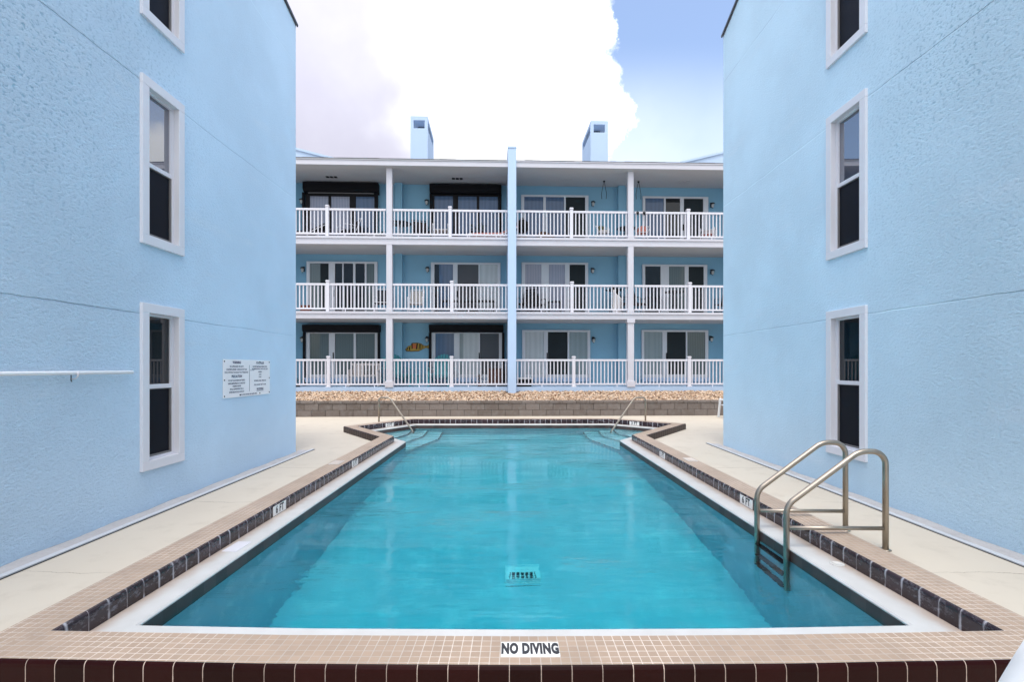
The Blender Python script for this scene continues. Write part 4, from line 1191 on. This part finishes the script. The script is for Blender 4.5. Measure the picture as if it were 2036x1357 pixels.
mc = monobloc(); mc.location = (1.05, 1.16, .0); mc.rotation_euler = (0,0,R(-90)); tag(mc, 'white plastic armchair cut off at the bottom right beside the pool coping', 'chair', 'white plastic chairs')
m2 = copy_tree(mc); m2.location = (7.10, 16.3, 0); m2.rotation_euler = (0,0,R(180)); m2.scale = (1,1,1); tag(m2, 'white plastic chair mostly hidden behind the far corner of the right building', 'chair', 'white plastic chairs')

# ------------------------------------------------------------------ sky
w = bpy.data.worlds.new('World'); S.world = w; w.use_nodes = True
t = NT.__new__(NT); t.t = w.node_tree; t.t.nodes.clear()
out = t.n('ShaderNodeOutputWorld')
SUN_EL, SUN_AZ = R(70), R(186)      # behind the camera, slightly left
sky = t.n('ShaderNodeTexSky', sky_type='NISHITA'); sky.sun_disc = False; sky.sun_elevation = SUN_EL; sky.sun_rotation = SUN_AZ
sky.air_density = 1.0; sky.dust_density = 3.5; sky.ozone_density = 1.2
dr_ = t.coord('Generated'); dx_, dy_, dz_ = t.xyz(dr_)
yf = t.math('MAXIMUM', dy_, .06)
az = t.math('DIVIDE', dx_, yf); el = t.math('DIVIDE', dz_, yf)
fc_ = t.n('ShaderNodeFloatCurve'); t.l(el, fc_.inputs['Value'])
cv = fc_.mapping.curves[0]
pts = [(0,.17),(.41,.193),(.43,.207),(.472,.236),(.505,.256),(.525,.252),(.545,.232),(.565,.214),(.60,.206),(.612,.196),(.66,.207),(.70,.202),(.74,.199),(1,.19)]
while len(cv.points) < len(pts): cv.points.new(.5,.5)
for p, q in zip(cv.points, pts): p.location = q; p.handle_type = 'AUTO'
fc_.mapping.update()
n1 = t.noise(dr_, 14, 9, .66); n2 = t.noise(dr_, 5, 4, .55)
edge = t.math('ADD', fc_.outputs[0], t.math('ADD', t.math('MULTIPLY_ADD', n1, .12, -.06), t.math('MULTIPLY_ADD', n2, .03, -.015)))
soft = t.math('MULTIPLY_ADD', t.smooth(t.noise(dr_, 9, 3), .42, .62), .022, .005)
dd = t.math('SUBTRACT', edge, az)
front = t.smooth(t.math('DIVIDE', dd, soft), -.3, 1.)
rear = t.smooth(t.noise(dr_, 2.2, 6, .6), .36, .58)
isf = t.smooth(dy_, .10, .28)
# far right of the opening: cloud again beyond the blue gap
gap = t.math('MULTIPLY', t.smooth(az, .5, .6), t.smooth(t.math('ADD', el, t.math('MULTIPLY_ADD', t.noise(dr_, 7, 5, .6), .2, -.1)), .52, .45))
veil = t.math('MULTIPLY', t.smooth(el, .66, .40), t.math('MULTIPLY_ADD', n2, .4, .15))
front = t.math('MAXIMUM', front, veil)
front = t.math('MULTIPLY', front, t.smooth(az, -.62, -.52))
frontm = t.math('MAXIMUM', front, gap)
mask = t.math('ADD', t.math('MULTIPLY', isf, frontm), t.math('MULTIPLY', t.math('SUBTRACT', 1., isf), rear))
lav = t.smooth(t.math('ADD', az, t.math('MULTIPLY_ADD', n2, .3, -.15)), -.30, -.12, 1., 0.)
cc = t.mix(t.math('MULTIPLY', lav, isf), (.95,.97,1.), (.45,.445,.535))
body = t.noise(dr_, 3.2, 5, .6)
cc = t.mix(t.math('MULTIPLY', t.smooth(body, .35, .7), .18), cc, (.80,.80,.86))
bg1 = t.n('ShaderNodeBackground'); t.l(sky.outputs[0], bg1.inputs[0]); bg1.inputs[1].default_value = .13
# an overcast vault is about three times brighter overhead than at the horizon
vault = t.math('MULTIPLY_ADD', t.math('MAXIMUM', dz_, 0.), .95, .30)
bg2 = t.n('ShaderNodeBackground'); t.l(cc, bg2.inputs[0]); t.l(vault, bg2.inputs[1])
mx = t.n('ShaderNodeMixShader'); t.l(mask, mx.inputs[0]); t.l(bg1.outputs[0], mx.inputs[1]); t.l(bg2.outputs[0], mx.inputs[2])
t.l(mx.outputs[0], out.inputs[0])

sl_ = bpy.data.lights.new('sun', 'SUN'); sl_.energy = .8; sl_.angle = R(25); sl_.color = (1,.97,.92)
so = bpy.data.objects.new('sun', sl_); COL.objects.link(so)
# Nishita rotation 0 = +Y, clockwise seen from above
sd = Vector((math.sin(SUN_AZ)*math.cos(SUN_EL), math.cos(SUN_AZ)*math.cos(SUN_EL), math.sin(SUN_EL)))
so.rotation_euler = sd.to_track_quat('Z', 'Y').to_euler()

# ------------------------------------------------------------------ camera
cam = bpy.data.cameras.new('camera'); co = bpy.data.objects.new('camera', cam); COL.objects.link(co)
co.location = (0,0,ZE); co.rotation_euler = (R(90),0,0)
cam.sensor_width = 36; cam.lens = 36*1000/2036; cam.shift_y = 53.5/2036; cam.clip_end = 1000; cam.clip_start = .05
S.camera = co
S.view_settings.view_transform = 'Standard'; S.view_settings.look = 'None'; S.view_settings.exposure = 1.32; S.view_settings.gamma = 1
S.cycles.use_denoising = True
S.cycles.max_bounces = 12; S.cycles.diffuse_bounces = 5; S.cycles.glossy_bounces = 4; S.cycles.transmission_bounces = 8
S.cycles.sample_clamp_indirect = 6
bpy.context.view_layer.update()
